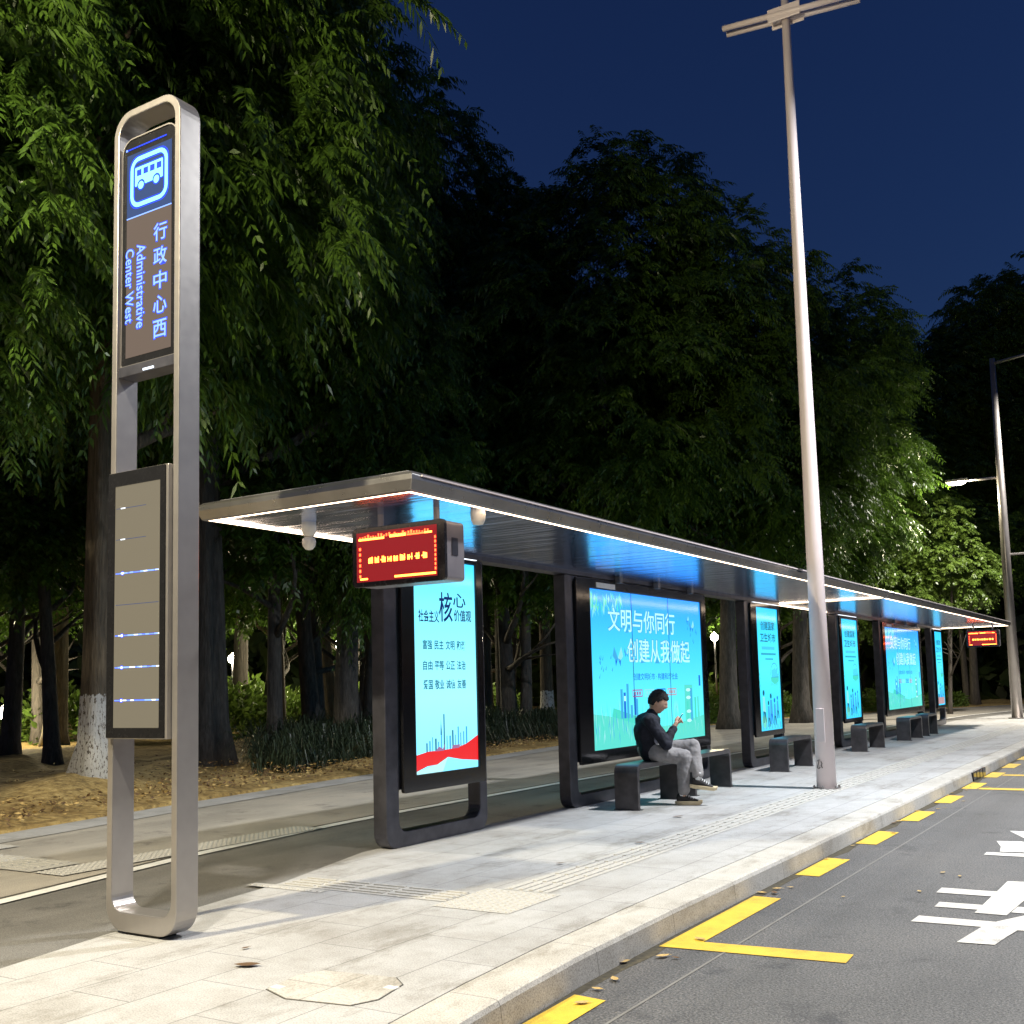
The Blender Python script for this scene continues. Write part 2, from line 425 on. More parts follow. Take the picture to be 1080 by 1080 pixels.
cd = bpy.data.cameras.new('camera'); cam = bpy.data.objects.new('camera', cd); COL.objects.link(cam); scene.camera = cam
cd.sensor_width = 36; cd.sensor_height = 36; cd.lens = 36*1142.85/1080; cd.shift_y = 69.2/1080; cd.clip_end = 600; cd.clip_start = 0.05
Rv = Vector((0.84657472, 0.53165832, -0.02550849)); Uv = Vector((0.07401725, -0.07013075, 0.99478798)); Fv = Vector((-0.52709837, 0.84405042, 0.09872281))
cam.matrix_world = Matrix(((Rv.x, Uv.x, -Fv.x, 0), (Rv.y, Uv.y, -Fv.y, 0), (Rv.z, Uv.z, -Fv.z, 1.32), (0, 0, 0, 1)))

scene.view_settings.view_transform = 'Standard'; scene.view_settings.look = 'None'
scene.view_settings.exposure = 0; scene.view_settings.gamma = 1

# ------------------------------------------------------------------ ground, road, pavement
def sheet(name, poly, z, mat, label=None, thick=0.0):
    mb = MB()
    if thick: mb.prism(poly, 'z', z-thick, z)
    else: mb.add([(x, y, z) for x, y in poly], [tuple(range(len(poly)))])
    return tag(mb.build(name, mat), kind='structure')

sheet('ground', [(-400, -300), (400, -300), (400, 500), (-400, 500)], -0.30, M['lawn'])
KERB = [(-1.35, -6), (-1.85, -1), (-2.25, 1.5), (-2.40, 2.6), (-2.53, 3.4), (-2.60, 4.1), (-2.645, 4.8), (-2.67, 6), (-2.67, 120)]
road = sheet('road', [(-3.2, -60), (14, -60), (14, 260), (-3.2, 260)], -0.14, M['asphalt'])
EDGE = [(-4.55, -6), (-4.8, 0), (-5.07, 3.28), (-5.23, 4.03), (-5.47, 5.67), (-5.84, 6.95), (-5.86, 33), (-5.3, 37), (-3.2, 45), (0, 54)]
inner = [(x-0.27, y) for x, y in KERB]
sheet('pavement', inner[:-1]+[(-2.94, 60)]+[(x, y) for x, y in [(-2.95, 60)]]+EDGE[::-1][1:], 0.0, M['paving'], thick=0.2)
# kerb stones: profile swept along the line
prof = [(-0.266, -0.2), (-0.266, -0.002), (-0.26, 0.0), (-0.035, 0.0), (-0.012, -0.006), (0.0, -0.025), (0.02, -0.2)]
mb = MB(); n = len(prof)
mb.add([(x+a, y, z) for x, y in KERB for a, z in prof], [(i*n+k, i*n+k+1, (i+1)*n+k+1, (i+1)*n+k) for i in range(len(KERB)-1) for k in range(n-1)])
tag(mb.build('kerb', M['kerb']), kind='structure')
WL = [(-6.25, 1.0), (-6.55, 3.0), (-6.80, 4.40), (-7.17, 6.33), (-7.36, 8.2), (-7.42, 9.5), (-7.40, 13), (-7.25, 17.4), (-7.0, 22), (-6.9, 30), (-6.3, 37), (-4.6, 46), (-1, 56)]
VERGE = [(-8.6, -6), (-9.2, 1), (-9.98, 6.4), (-10.45, 9.0), (-10.85, 12), (-11.3, 16.5), (-11.75, 21), (-12.1, 27), (-12.1, 32), (-11.0, 38), (-8.4, 44), (-5.5, 51), (-2, 58)]
sheet('cycle_path', [(-4.4, -6)]+[(x+0.3, y) for x, y in EDGE]+[(4, 60), (-1.0, 58)]+WL[::-1]+[(-5.9, -6)], -0.012, M['path'])
sheet('walkway', [(-6.0, -6)]+[(x-0.03, y) for x, y in WL]+[(-0.5, 60), (-2.5, 60)]+VERGE[::-1], -0.006, M['walk'])
mb = MB()
for i in range(len(WL)-1):
    (xa, ya), (xb, yb) = WL[i], WL[i+1]
    mb.add([(xa, ya, -0.002), (xa+0.13, ya, -0.002), (xb+0.13, yb, -0.002), (xb, yb, -0.002)], [(0, 1, 2, 3)])
M['edge_paint'] = worn_paint('edge_line_paint', (0.78, 0.77, 0.73), (0.5, 0.49, 0.46))
mb.build('edge_line', M['edge_paint'], bpy.data.objects['cycle_path'])
# dark gully beside the white line, pale granite band by the verge
mb = MB()
for i in range(len(WL)-1):
    (xa, ya), (xb, yb) = WL[i], WL[i+1]
    mb.add([(xa-0.055, ya, -0.003), (xa-0.012, ya, -0.003), (xb-0.012, yb, -0.003), (xb-0.055, yb, -0.003)], [(0, 1, 2, 3)])
mb.build('gully', M['joint'], bpy.data.objects['walkway'])
mb = MB()
for i in range(len(VERGE)-1):
    (xa, ya), (xb, yb) = VERGE[i], VERGE[i+1]
    mb.add([(xa, ya, 0.0), (xa+0.55, ya, 0.0), (xb+0.55, yb, 0.0), (xb, yb, 0.0)], [(0, 1, 2, 3)])
tag(mb.build('granite_edging', M['paving']), kind='structure')

# tactile paving
def tactile(name, parts, mat):
    mb = MB(); mb.smooth = False
    for kind, x0, y0, x1, y1 in parts:
        mb.add([(x0, y0, 0.003), (x1, y0, 0.003), (x1, y1, 0.003), (x0, y1, 0.003)], [(0, 1, 2, 3)])
        if kind == 'barsy':      # bars running along y
            k = x0+0.04
            while k < x1-0.03:
                y = y0+0.02
                while y < y1-0.1:
                    mb.box((k, y, 0.002), (k+0.03, min(y+0.26, y1-0.01), 0.009)); y += 0.30
                k += 0.075
        elif kind == 'barsx':
            k = y0+0.04
            while k < y1-0.03:
                x = x0+0.02
                while x < x1-0.1:
                    mb.box((x, k, 0.002), (min(x+0.26, x1-0.01), k+0.03, 0.009)); x += 0.30
                k += 0.075
        else:
            x = x0+0.03
            while x < x1-0.02:
                y = y0+0.03
                while y < y1-0.02:
                    mb.lathe([(0.018, 0.0), (0.012, 0.006)], (x, y, 0.0025), 6); y += 0.055
                x += 0.055
    return tag(mb.build(name, mat), kind='structure')
tactile('tactile_paving', [('dots', -4.02, 5.42, -3.47, 6.05), ('barsy', -3.92, 6.06, -3.58, 30.0), ('barsx', -5.42, 5.56, -4.03, 5.86), ('dots', -5.62, 5.45, -4.95, 5.55)], M['tactile'])
tactile('tactile_paving', [('barsx', -8.9, 5.15, -7.6, 5.6), ('dots', -7.55, 5.15, -7.2, 8.0), ('barsy', -9.6, 5.0, -9.0, 6.0)], M['tactile'])

# painted markings
def mark(name, polys, mat, z=-0.136, dx=0.0):
    mb = MB()
    for p in polys: mb.add([(x+dx, y, z) for x, y in p], [tuple(range(len(p)))])
    return mb.build(name, mat, road)
mark('yellow_corner_marking', [[(-2.62, 5.63), (-2.44, 5.83), (-2.44, 7.18), (-2.63, 7.19)], [(-2.62, 5.63), (-1.62, 5.72), (-1.63, 5.91), (-2.44, 5.83)]], M['yellow'])
for k in range(-1, 12):
    y0 = 8.08+1.7*k if k >= 0 else 3.75
    mark('yellow_dash', [[(-2.63 if k >= 0 else -2.56, y0), (-2.45 if k >= 0 else -2.385, y0), (-2.445 if k >= 0 else -2.41, y0+0.83), (-2.635 if k >= 0 else -2.585, y0+0.85)]], M['yellow'])
for y in (14.85, 16.9): mark('yellow_cross_line', [[(-2.43, y), (1.2, y), (1.2, y+0.22), (-2.43, y+0.22)]], M['yellow'])
mark('lane_character', [[(-1.53, 7.02), (-1.095, 7.03), (-1.15, 6.86), (-1.54, 6.84)], [(-1.58, 7.99), (-1.20, 7.99), (-1.20, 7.81), (-1.58, 7.80)], [(-1.50, 7.49), (-1.22, 7.50), (-1.22, 7.34), (-1.50, 7.33)]], M['white_line'])
mark('lane_character', [[(-1.22, 8.41), (-1.02, 8.45), (-1.02, 7.95), (-1.07, 7.24), (-1.25, 7.24)], [(-1.044, 7.53), (-0.60, 7.50), (-0.60, 7.34), (-1.058, 7.34)],
     [(-1.095, 7.04), (-0.98, 7.27), (-0.60, 7.32), (-0.60, 6.9), (-0.96, 6.85), (-0.99, 6.67), (-1.02, 6.44), (-1.21, 6.42), (-1.15, 6.86)]], M['white_line'], -0.1358)
mark('lane_character', [[(-1.56, 11.06), (-1.2, 11.08), (-1.2, 10.75), (-1.39, 10.64)], [(-1.57, 10.36), (-1.38, 10.41), (-1.20, 10.2), (-1.2, 9.81), (-1.46, 9.76), (-1.49, 10.04)], [(-1.55, 9.70), (-1.0, 9.75), (-1.0, 9.56), (-1.55, 9.55)]], M['white_line'])

rr = random.Random(31); gp = []
gy = [3.0+.35*k for k in range(60)]
mb = MB(); V = []
for y in gy:
    kx = np.interp(y, [p[1] for p in KERB], [p[0] for p in KERB])+.012
    V += [(kx, y, -.1385), (kx+.05+.05*rr.random(), y, -.1385)]
mb.add(V, [(2*i, 2*i+1, 2*i+3, 2*i+2) for i in range(len(gy)-1)])
mb.build('gutter_silt', plain('gutter_silt', (.05, .042, .024), .85, 0, .5, 30), road)
mark('road_seam', [[(-2.26, 2), (-2.245, 2), (-2.235, 60), (-2.25, 60)]], plain('seam_tar', (.16, .155, .145), .7), -.1375)
mark('tar_line', [[(.35, 2), (.372, 2), (.39, 60), (.37, 60)]], plain('tar', (.012, .012, .013), .4), -.1374)
# octagonal stone cover and a drain mouth in the kerb
t = thing('inspection_cover', (-3.35, 3.78, 0), 'flat chamfered stone inspection cover set in the pale pavement beside the kerb', 'cover')
oc = [(-3.60, 3.62), (-3.64, 3.86), (-3.58, 3.98), (-3.20, 4.03), (-3.10, 3.95), (-3.05, 3.72), (-3.10, 3.60), (-3.42, 3.55)]
mb = MB(); mb.prism(oc, 'z', -0.02, 0.004); mb.build('stone_plate', M['cover'], t)
cx, cy = -3.35, 3.78
mb = MB(); big = [(cx+(x-cx)*1.022, cy+(y-cy)*1.03) for x, y in oc]; mb.prism(big, 'z', -0.02, 0.0015); mb.build('frame_gap', M['joint'], t)
for hx, hy in ((-3.575, 3.66), (-3.11, 3.885)):
    mb = MB(); mb.box((hx-0.03, hy-0.022, 0.001), (hx+0.03, hy+0.022, 0.006)); mb.build('lifting_hole', M['white_plastic'], t)
t = thing('storm_drain', (-2.67, 16.4, -0.14), 'black slotted storm drain mouth let into the face of the kerb', 'drain')
mb = MB(); mb.box((-2.72, 15.9, -0.135), (-2.641, 16.9, -0.02)); mb.build('grate', M['bezel'], t, 0.004)
for k in range(3):
    mb = MB(); mb.box((-2.65, 16.15+0.25*k, -0.13), (-2.637, 16.17+0.25*k, -0.03)); mb.build('grate_bar', M['bezel'], t)

# ------------------------------------------------------------------ bus shelters
XF, XB = -5.69, -5.83          # front and back plane of the light-box frames
def yz(xp):                     # lettering plane facing the road
    return lambda a, b, l: (xp+0.0016*l, a, b)

def art_values(A, y0, y1):
    z0, z1 = 0.58, 2.45
    s = lambda t: y0+(y1-y0)*t
    A.rect(y0, z0, y1, z1, M['poster_pale'], 0)
    A.text('社会主义', s(.08), 1.89, s(.40), 2.00, I_navy, 2, 0.02)
    A.text('价值观', s(.64), 1.91, s(.93), 2.02, I_navy, 2, 0.02)
    A.text('核', s(.40), 1.90, s(.62), 2.17, I_navy, 2, 0.012)
    A.text('心', s(.63), 2.04, s(.84), 2.17, I_navy, 2, 0.012)
    for r, (zz, row) in enumerate(((1.65, ('富强', '民主', '文明', '和谐')), (1.47, ('自由', '平等', '公正', '法治')), (1.30, ('爱国', '敬业', '诚信', '友善')))):
        for c, wd in enumerate(row):
            A.text(wd, s(.14+.178*c), zz, s(.14+.178*c+.145), zz+0.085, I_teal, 2, 0.02)
    rr = random.Random(3)
    for k in range(15):
        t = .17+.045*k; h = rr.uniform(.05, .17)+(.17 if k == 6 else .06 if k in (3, 9, 11, 12, 14) else 0)
        A.rect(s(t), .74, s(t+rr.uniform(.012, .026)), .76+h, I_blue2 if k % 3 else I_teal, 1)
    A.poly([(s(.39), .9), (s(.415), .9), (s(.40), 1.04)], I_teal, 1)
    A.poly([(y0, .60), (y0, .74), (s(.2), .765), (s(.42), .765), (s(.62), .77), (s(.8), .80), (y1, .87), (y1, .64), (s(.72), .665), (s(.5), .70), (s(.33), .645), (s(.18), .64)], I_red, 2)
    A.poly([(s(.30), .76), (s(.36), .80), (s(.42), .775), (s(.46), .83), (s(.44), .76)], I_red2, 3)
    A.poly([(s(.56), .77), (s(.58), .80), (s(.70), .80), (s(.68), .77)], I_red2, 3)
    A.poly([(y0, z0), (s(.0), .60), (s(.3), .645), (s(.5), .70), (s(.42), z0)], I_white, 1)

def art_civic(A, y0, y1, quick=False):
    z0, z1 = 0.57, 2.38
    s = lambda t: y0+(y1-y0)*t
    A.rect(y0, z0, y1, z1, M['poster_blue'], 0)
    rr = random.Random(11)
    def leafy(n, t0, t1, za, zb, mats, L0, L1, ang0, ang1, wd, layer=1):
        for k in range(n):
            a, b = s(rr.uniform(t0, t1)), rr.uniform(za, zb); L = rr.uniform(L0, L1); an = R(rr.uniform(ang0, ang1))
            dx, dz = math.cos(an)*L, math.sin(an)*L; px_, pz_ = -math.sin(an)*wd, math.cos(an)*wd
            def cl(p): return (min(max(p[0], y0+.004), y1-.004), min(max(p[1], z0+.004), z1-.004))
            A.poly([cl((a, b)), cl((a+dx*.5+px_, b+dz*.5+pz_)), cl((a+dx, b+dz)), cl((a+dx*.5-px_, b+dz*.5-pz_))], mats[k % len(mats)], layer+0.02*(k % 7))
    leafy(40, 0, .24, 2.2, 2.37, [I_leaf, I_green, I_pale], .1, .22, -110, -50, .018)
    # meadow
    A.poly([(y0, z0), (y0, .98), (s(.15), .93), (s(.35), .83), (s(.6), .76), (s(.8), .80), (y1, .86), (y1, z0)], I_grass, 1)
    leafy(150, 0, 1, .6, .95, [I_leaf, I_green, I_pale, I_grass], .08, .26, 75, 105, .007, 1.2)
    leafy(40, 0, .5, .6, .8, [I_blue2, I_pale], .1, .3, 75, 105, .008, 1.5)
    A.poly([(s(.16), 1.03), (s(.4), .88), (s(.5), .82), (s(.42), .78), (s(.15), .93)], I_green, 1.4)
    # towers
    for t, b, h, m_ in ((.22, .9, .34, I_blue2), (.245, .9, .3, I_blue), (.33, .93, .26, I_blue), (.345, .88, .24, I_blue2), (.27, .9, .4, I_blue2), (.86, .8, .42, I_blue2), (.90, .8, .3, I_green), (.955, 1.25, .14, I_blue), (.30, .9, .15, I_blue2), (.82, .75, .3, I_green), (.93, .75, .36, I_grass)):
        A.rect(s(t), b, s(t+.018), b+h, m_, 1.6)
    A.rect(s(.248), 1.1, s(.262), 1.16, I_white, 1.8)
    # white panel of notes on the right
    A.rect(s(.80), .70, s(.885), 1.27, I_grass, 1.55)
    for zz in (1.2, 1.1, .92, .8): A.disc(s(.84), zz, .075, .022, I_white, 1.9, 12)
    # butterflies
    for t, zz, sc in ((.21, 1.60, .17), (.28, 1.66, .08), (.90, 2.03, .12), (.86, 2.12, .07)):
        a = s(t)
        for sg in (-1, 1):
            A.poly([(a, zz), (a+sg*sc*.55, zz+sc*.8), (a+sg*sc*.8, zz+sc*.15), (a+sg*sc*.3, zz-sc*.2)], I_blue2 if sg < 0 else I_pale, 1.7)
            A.poly([(a, zz), (a+sg*sc*.45, zz-sc*.1), (a+sg*sc*.35, zz-sc*.55)], I_blue, 1.7)
    for k in range(22):
        a = s(rr.uniform(.05, .16) if k % 2 else rr.uniform(.84, .96)); b = rr.uniform(1.3, 1.6) if k % 2 else rr.uniform(1.75, 2.1)
        A.poly([(a, b), (a+.03, b+.05), (a+.012, b-.01)], I_blue, 1.7)
    A.text('文明与你同行', s(.135), 1.90, s(.735), 2.20, I_blue2, 2, 0.05); A.text('文明与你同行', s(.14), 1.91, s(.73), 2.19, I_white, 2.5, 0.008)
    A.text('创建从我做起', s(.285), 1.54, s(.875), 1.85, I_blue2, 2, 0.05); A.text('创建从我做起', s(.29), 1.55, s(.87), 1.84, I_white, 2.5, 0.008)
    A.text('创建文明城市 · 构建和谐社会', s(.33), 1.34, s(.74), 1.425, I_blue, 2, 0.012)
    for k, m_ in enumerate((I_red2, I_pale, I_blue, I_orange)):
        a = .32+.105*k
        A.frame(s(a), 1.14, s(a+.085), 1.23, .014, m_, 2); 
        for j in range(3): A.rect(s(a+.014+.021*j), 1.165, s(a+.028+.021*j), 1.205, m_, 2)
    for t in (1/3, 2/3): A.rect(s(t)-.008, z0, s(t)+.008, z1, I_seam, 3)

def art_health(A, y0, y1, salmon=False):
    z0, z1 = 0.52, 2.43
    s = lambda t: y0+(y1-y0)*t
    A.rect(y0, z0, y1, z1, M['poster_cyan'], 0)
    A.text('创建国家', s(.20), 2.08, s(.84), 2.22, I_teal, 2, 0.02)
    A.text('卫生城市', s(.16), 1.89, s(.86), 2.03, I_teal, 2, 0.02)
    rr = random.Random(5)
    for zz, a0, a1, h in ((1.775, .22, .80, .045), (1.69, .18, .84, .03), (1.615, .36, .68, .022)):
        a = a0
        while a < a1:
            A.rect(s(a), zz, s(a+.03), zz+h, I_blue2 if zz > 1.7 else I_teal, 2); a += .045
    n = 16
    for k in range(n):
        a, b = R(180*k/n), R(180*(k+1)/n); ca, cz = s(.75), 1.37
        A.poly([(ca+.2*math.cos(a), cz+.2*math.sin(a)), (ca+.2*math.cos(b), cz+.2*math.sin(b)), (ca+.185*math.cos(b), cz+.185*math.sin(b)), (ca+.185*math.cos(a), cz+.185*math.sin(a))], I_blue2, 1)
    A.poly([(s(.55), 1.34), (s(.95), 1.36), (s(.93), 1.27), (s(.75), 1.23), (s(.58), 1.27)], I_green, 1.2)
    for k in range(7): A.rect(s(.62+.045*k), 1.33, s(.645+.045*k), 1.36+rr.uniform(.03, .13), I_blue2, 1.4)
    for k in range(6): A.disc(s(.58+.06*k), 1.23, .02, .03, I_green, 1.3, 8)
    for k in range(5): A.disc(s(.05+.03*(k % 2)), 1.15+.06*k, .02, .03, I_green, 1.3, 8)
    # strollers drawn at the foot
    for t, b, sc in ((.20, .80, 1.0), (.40, .70, .8), (.52, .76, .95), (.68, .72, .85), (.82, .8, .7)):
        a = s(t)
        A.disc(a, b+.30*sc, .045*sc, .045*sc, I_teal if t < .6 else I_blue, 1.6, 10)
        A.poly([(a-.06*sc, b+.02), (a-.045*sc, b+.24*sc), (a+.045*sc, b+.24*sc), (a+.07*sc, b)], I_blue2 if t != .2 else I_pale, 1.5)
        A.poly([(a-.05*sc, b+.02), (a-.06*sc, b-.16*sc), (a-.02*sc, b-.16*sc), (a, b), (a+.05*sc, b-.17*sc), (a+.08*sc, b-.14*sc), (a+.06*sc, b+.02)], I_blue if t == .52 else I_teal, 1.45)
    for k in range(14): A.rect(s(.06+.065*k), .54, s(.09+.065*k), .56+rr.uniform(.02, .09), I_blue2 if k % 2 else I_green, 1.3)
    A.disc(s(.2), .66, .12, .1, I_orange if salmon else I_leaf, 1.2, 14)
    if salmon: A.rect(s(.08), .55, s(.92), .72, I_orange, 2.2)

def light_box(root, y0, y1, scr, art, small, label):
    o = rounded(y0, 0.0, y1, 2.50, .1, 5, .13, .02); i = rounded(y0+.17, .125, y1-.12, 2.44, .08, 5, .10, .01)
    mb = MB(); mb.ring(o, i, 'x', XB, XF)
    mb.box((XB+.02, y0+.05, 2.49), (XF-.02, y1-.05, 2.56))
    mb.box((XB+.012, y0+.15, .47), (XF-.02, y1-.10, 2.45))
    fr = mb.build('light_box', M['frame_dark'], root, 0.008)
    if label: fr['label'] = label
    b0, b1 = y0+.20, y1-.06
    zt = 2.485
    s0, s1 = scr
    zs0 = .575 if not small else .52
    zs1 = 2.385 if not small else 2.435
    if art is art_values: zs0, zs1 = .58, 2.455
    mb = MB(); mb.ring(rounded(b0, .44, b1, zt, .03, 4), rounded(s0, zs0, s1, zs1, .004, 4), 'x', XF-.004, XF+.03)
    be = mb.build('bezel', M['bezel'], fr, 0.004, origin=None)
    A = Art(yz(XF+.010)); art(A, s0, s1); A.build('poster', fr)
    # the box is lit on both faces: a plain backlit sheet behind, toward the path
    mb = MB(); mb.box((XB-.012, s0, zs0), (XB-.008, s1, zs1)); mb.build('rear_poster', M['poster_cyan' if small else 'poster_blue'], fr)
    if small:
        mb = MB(); mb.box((XF-.02, s0-.05, 2.500), (XF+.012, s1+.05, 2.512)); mb.build('led_reflection_bar', M['led_white'], fr)  # glowing bar imitates the roof LED reflected above the poster
    else:
        for k in range(3):
            yy = y0+1.15+(y1-y0-1.2)*k/2.6
            mb = MB(); mb.box((XF+.03, yy, 2.47), (XF+.10, yy+.07, 2.55)); mb.build('bracket', M['alu'], fr, 0.006)
        mb = MB(); mb.box((XF+.028, s0+.15, 2.395), (XF+.036, s0+.62, 2.455)); mb.build('notice_plate', M['white_plastic'], fr)
    return fr

def shelter(name, ya, yb, boxes, label):
    root = thing(name, (-4.95, ya, 0), label, 'bus shelter', 'bus shelters on the platform')
    x0, x1 = -5.93, -4.0
    # roof slab: deep rounded aluminium rim tapering to a thin top sheet
    def rim(d, z): return [(x0+d, ya+d, z), (x1-d, ya+d, z), (x1-d, yb-d, z), (x0+d, yb-d, z)]
    loops = [rim(.075, 2.545), (rim(.05, 2.535)), rim(.03, 2.545), rim(.0, 2.605), rim(.004, 2.64), rim(.035, 2.663), rim(.07, 2.67)]
    mb = MB(); V = [p for l in loops for p in l]; F = []
    for k in range(len(loops)-1):
        for i in range(4):
            j = (i+1) % 4; F.append((4*k+i, 4*k+j, 4*k+4+j, 4*k+4+i))
    L = 4*(len(loops)-1); F.append((L, L+1, L+2, L+3))
    mb.add(V, F); rf = mb.build('roof', M['alu'], root, 0.006)
    mb = MB(); mb.box((x0+.09, ya+.09, 2.552), (x1-.09, yb-.09, 2.60)); mb.build('soffit', M['soffit'], rf)
    mb = MB(); mb.box((x0+.12, ya+.12, 2.669), (x1-.12, yb-.12, 2.69)); mb.build('top_sheet', M['roof_top'], rf, 0.004)
    mb = MB(); z0, z1 = 2.539, 2.553; d0, d1 = .062, .096
    mb.box((x1-d1, ya+d0, z0), (x1-d0, yb-d0, z1)); mb.box((x0+d0, ya+d0, z0), (x0+d1, yb-d0, z1))
    mb.box((x0+d1, ya+d0, z0), (x1-d1, ya+d1, z1)); mb.box((x0+d1, yb-d1, z0), (x1-d1, yb-d0, z1))
    mb.build('light_strip', M['led_warm'], rf)
    mb = MB(); mb.box((x1-.004, ya+.1, 2.632), (x1+.006, yb-.1, 2.642)); mb.build('rim_highlight', M['white_paint'], rf)  # white strip along the front rim, painted in as its thin highlight
    # beam along the posts, carrying the roof
    mb = MB(); mb.box((XB-.02, boxes[0][0], 2.505), (XF+.02, boxes[-1][1], 2.553)); mb.build('beam', M['frame_dark'], root, 0.004)
    for b in boxes: light_box(root, *b)
    return root
shelter('bus_shelter', 5.27, 17.60, [
    (7.08, 8.58, (7.46, 8.42), art_values, True, 'narrow light box with a pale poster of blue lettering over a red ribbon'),
    (10.18, 14.14, (10.70, 13.92), art_civic, False, 'wide light box with a blue and green poster behind the seated man'),
    (15.70, 17.30, (16.15, 17.18), art_health, True, 'narrow light box with a cyan poster of small strolling figures')],
    'grey canopy bus shelter nearest the tall stop sign, over the seated man')
shelter('bus_shelter', 17.62, 31.15, [
    (20.60, 22.20, (20.92, 22.08), art_health, True, 'narrow light box with a cyan poster just past the white pole'),
    (23.95, 28.05, (24.36, 27.80), art_civic, False, 'far wide light box with a blue poster'),
    (29.35, 30.75, (29.72, 30.66), lambda A, a, b: art_health(A, a, b, True), True, 'last narrow light box with a salmon band at the foot of its poster')],
    'grey canopy bus shelter beyond the white pole, its lit roof reaching the street lamp post')

# benches: one bent plate each
def bench(y0, y1, label):
    root = thing('bench', (-5.09, (y0+y1)/2, 0), label, 'bench', 'bent steel benches under the shelters')
    t_, h = .05, .465
    o = rounded(y0, 0, y1, h, .07, 5, .001, .085); i = rounded(y0+t_, -.0, y1-t_, h-t_, .04, 5, .001, .045)
    # open underneath: outline walked as one strip
    n = 6
    top = o[n:3*n]; ins = i[n:3*n]
    outl = [(y1, 0)]+top+[(y0, 0), (y0+t_, 0)]+ins[::-1]+[(y1-t_, 0)]
    mb = MB(); mb.prism(outl, 'x', -5.22, -4.95); mb.build('seat_plate', M['bench'], root, 0.004)
    for yy in (y0+.004, y1-t_-.036):
        mb = MB(); mb.box((-5.235, yy, 0.0), (-4.935, yy+t_+.032, .008)); mb.build('foot_plate', M['bench'], root, 0.002)
    return root
bench(10.27, 11.45, 'dark steel bench that the man with the phone sits on')
bench(11.78, 12.95, "empty dark steel bench just beyond the seated man's shoes")
bench(15.15, 16.32, 'dark steel bench standing left of the white pole foot')
bench(19.50, 20.80, 'dark steel bench just right of the white pole foot')
bench(22.95, 24.10, 'dark steel bench in front of the far wide light box')
bench(24.75, 25.70, 'farthest dark steel bench, nearest to the last narrow light box')

# red LED boards hung under the roof
def led_board(x0, x1, y, z0, z1, label, hang=True):
    root = thing('led_board', ((x0+x1)/2, y, z0), label, 'led board', 'red LED boards under the canopy')
    d = .24
    mb = MB(); mb.prism(rounded(x0, z0, x1, z1, .025, 4), 'y', y+.03, y+d); c = mb.build('cabinet', M['led_box'], root, 0.006)
    mb = MB(); mb.box((x1+.0005, y+.09, z0+.17), (x1+.004, y+.16, z0+.29)); mb.build('side_vent', M['frame_dark'], c)
    mb = MB(); mb.prism(rounded(x0-.006, z0-.006, x1+.006, z1+.006, .03, 4), 'y', y, y+.032); f = mb.build('face_frame', M['led_face'], root, 0.004)
    A = Art(lambda a, b, l: (a, y-.002-.0016*l, b))
    W, H_ = x1-x0, z1-z0
    s = lambda t: x0+W*t
    q = lambda t: z0+H_*t
    A.rect(s(.045), q(.07), s(.93), q(.93), M['red_back'], 0)
    rr = random.Random(4)
    A.rect(s(.07), q(.79), s(.36), q(.825), M['red_led_hot'], 1); A.rect(s(.42), q(.80), s(.60), q(.85), M['red_led_hot'], 1); A.rect(s(.61), q(.80), s(.80), q(.825), M['red_led'], 1); A.rect(s(.80), q(.80), s(.88), q(.83), M['red_led_hot'], 1)
    for k in range(26):
        a = .08+.03*k; A.rect(s(a), q(.83), s(a+.012+.008*rr.random()), q(.845+.05*rr.random()), M['red_led'], 1.1)
    for k in range(6): A.rect(s(.075), q(.62-.095*k), s(.095), q(.67-.095*k), M['red_led'], 1)
    for k in range(8): A.rect(s(.905), q(.70-.075*k), s(.920), q(.745-.075*k), M['red_led'], 1)
    A.rect(s(.085), q(.105), s(.17), q(.135), M['red_led_hot'], 1)
    A.rect(s(.47), q(.105), s(.915), q(.14), M['red_led_hot'], 1)
    a = .18
    while a < .80:                       # one row of overexposed characters, drawn taller to imitate their bloom
        wd = .05+.018*rr.random()
        for j in range(4):
            if rr.random() < .85: A.rect(s(a+j*wd*.22), q(.385), s(a+j*wd*.22+wd*(.12+.12*rr.random())), q(.465+.03*rr.random()), M['red_led_hot'], 1)
        A.rect(s(a), q(.42), s(a+wd*.85), q(.44), M['red_led_hot'], 1.1)
        a += wd+.014
    A.build('led_face', f)
    if hang:
        for xx in (x0+.15, x1-.15):
            mb = MB(); mb.tube([(xx, y+.13, z1-.01), (xx, y+.13, 2.553)], .022, 10); mb.build('hanger', M['led_box'], root)
    return root
led_board(-4.98, -4.19, 5.86, 2.035, 2.44, 'red LED board hung under the near end of the canopy')
led_board(-4.80, -4.05, 29.2, 1.98, 2.39, 'small distant red LED board hung under the far end of the canopy')

# capsule cameras under the soffit
def dome(x, y, label, globe=True):
    root = thing('dome_camera', (x, y, 2.30), label, 'camera', 'white capsule cameras under the canopy')
    mb = MB(); mb.smooth = True
    mb.lathe([(.01, 2.44), (.035, 2.445), (.050, 2.475), (.054, 2.51), (.052, 2.552)], (x, y, 0), 18); mb.build('housing', M['white_plastic'], root)
    if not globe: return root
    mb = MB(); mb.smooth = True
    mb.lathe([(.004, 2.345), (.028, 2.352), (.046, 2.375), (.052, 2.405), (.046, 2.43), (.03, 2.442)], (x, y, 0), 18); mb.build('globe_cover', M['white_plastic'], root)
    return root
dome(-5.45, 5.92, 'white capsule camera hanging left of the near LED board')
dome(-4.17, 6.25, 'small white camera under the canopy just right of the near LED board', False)

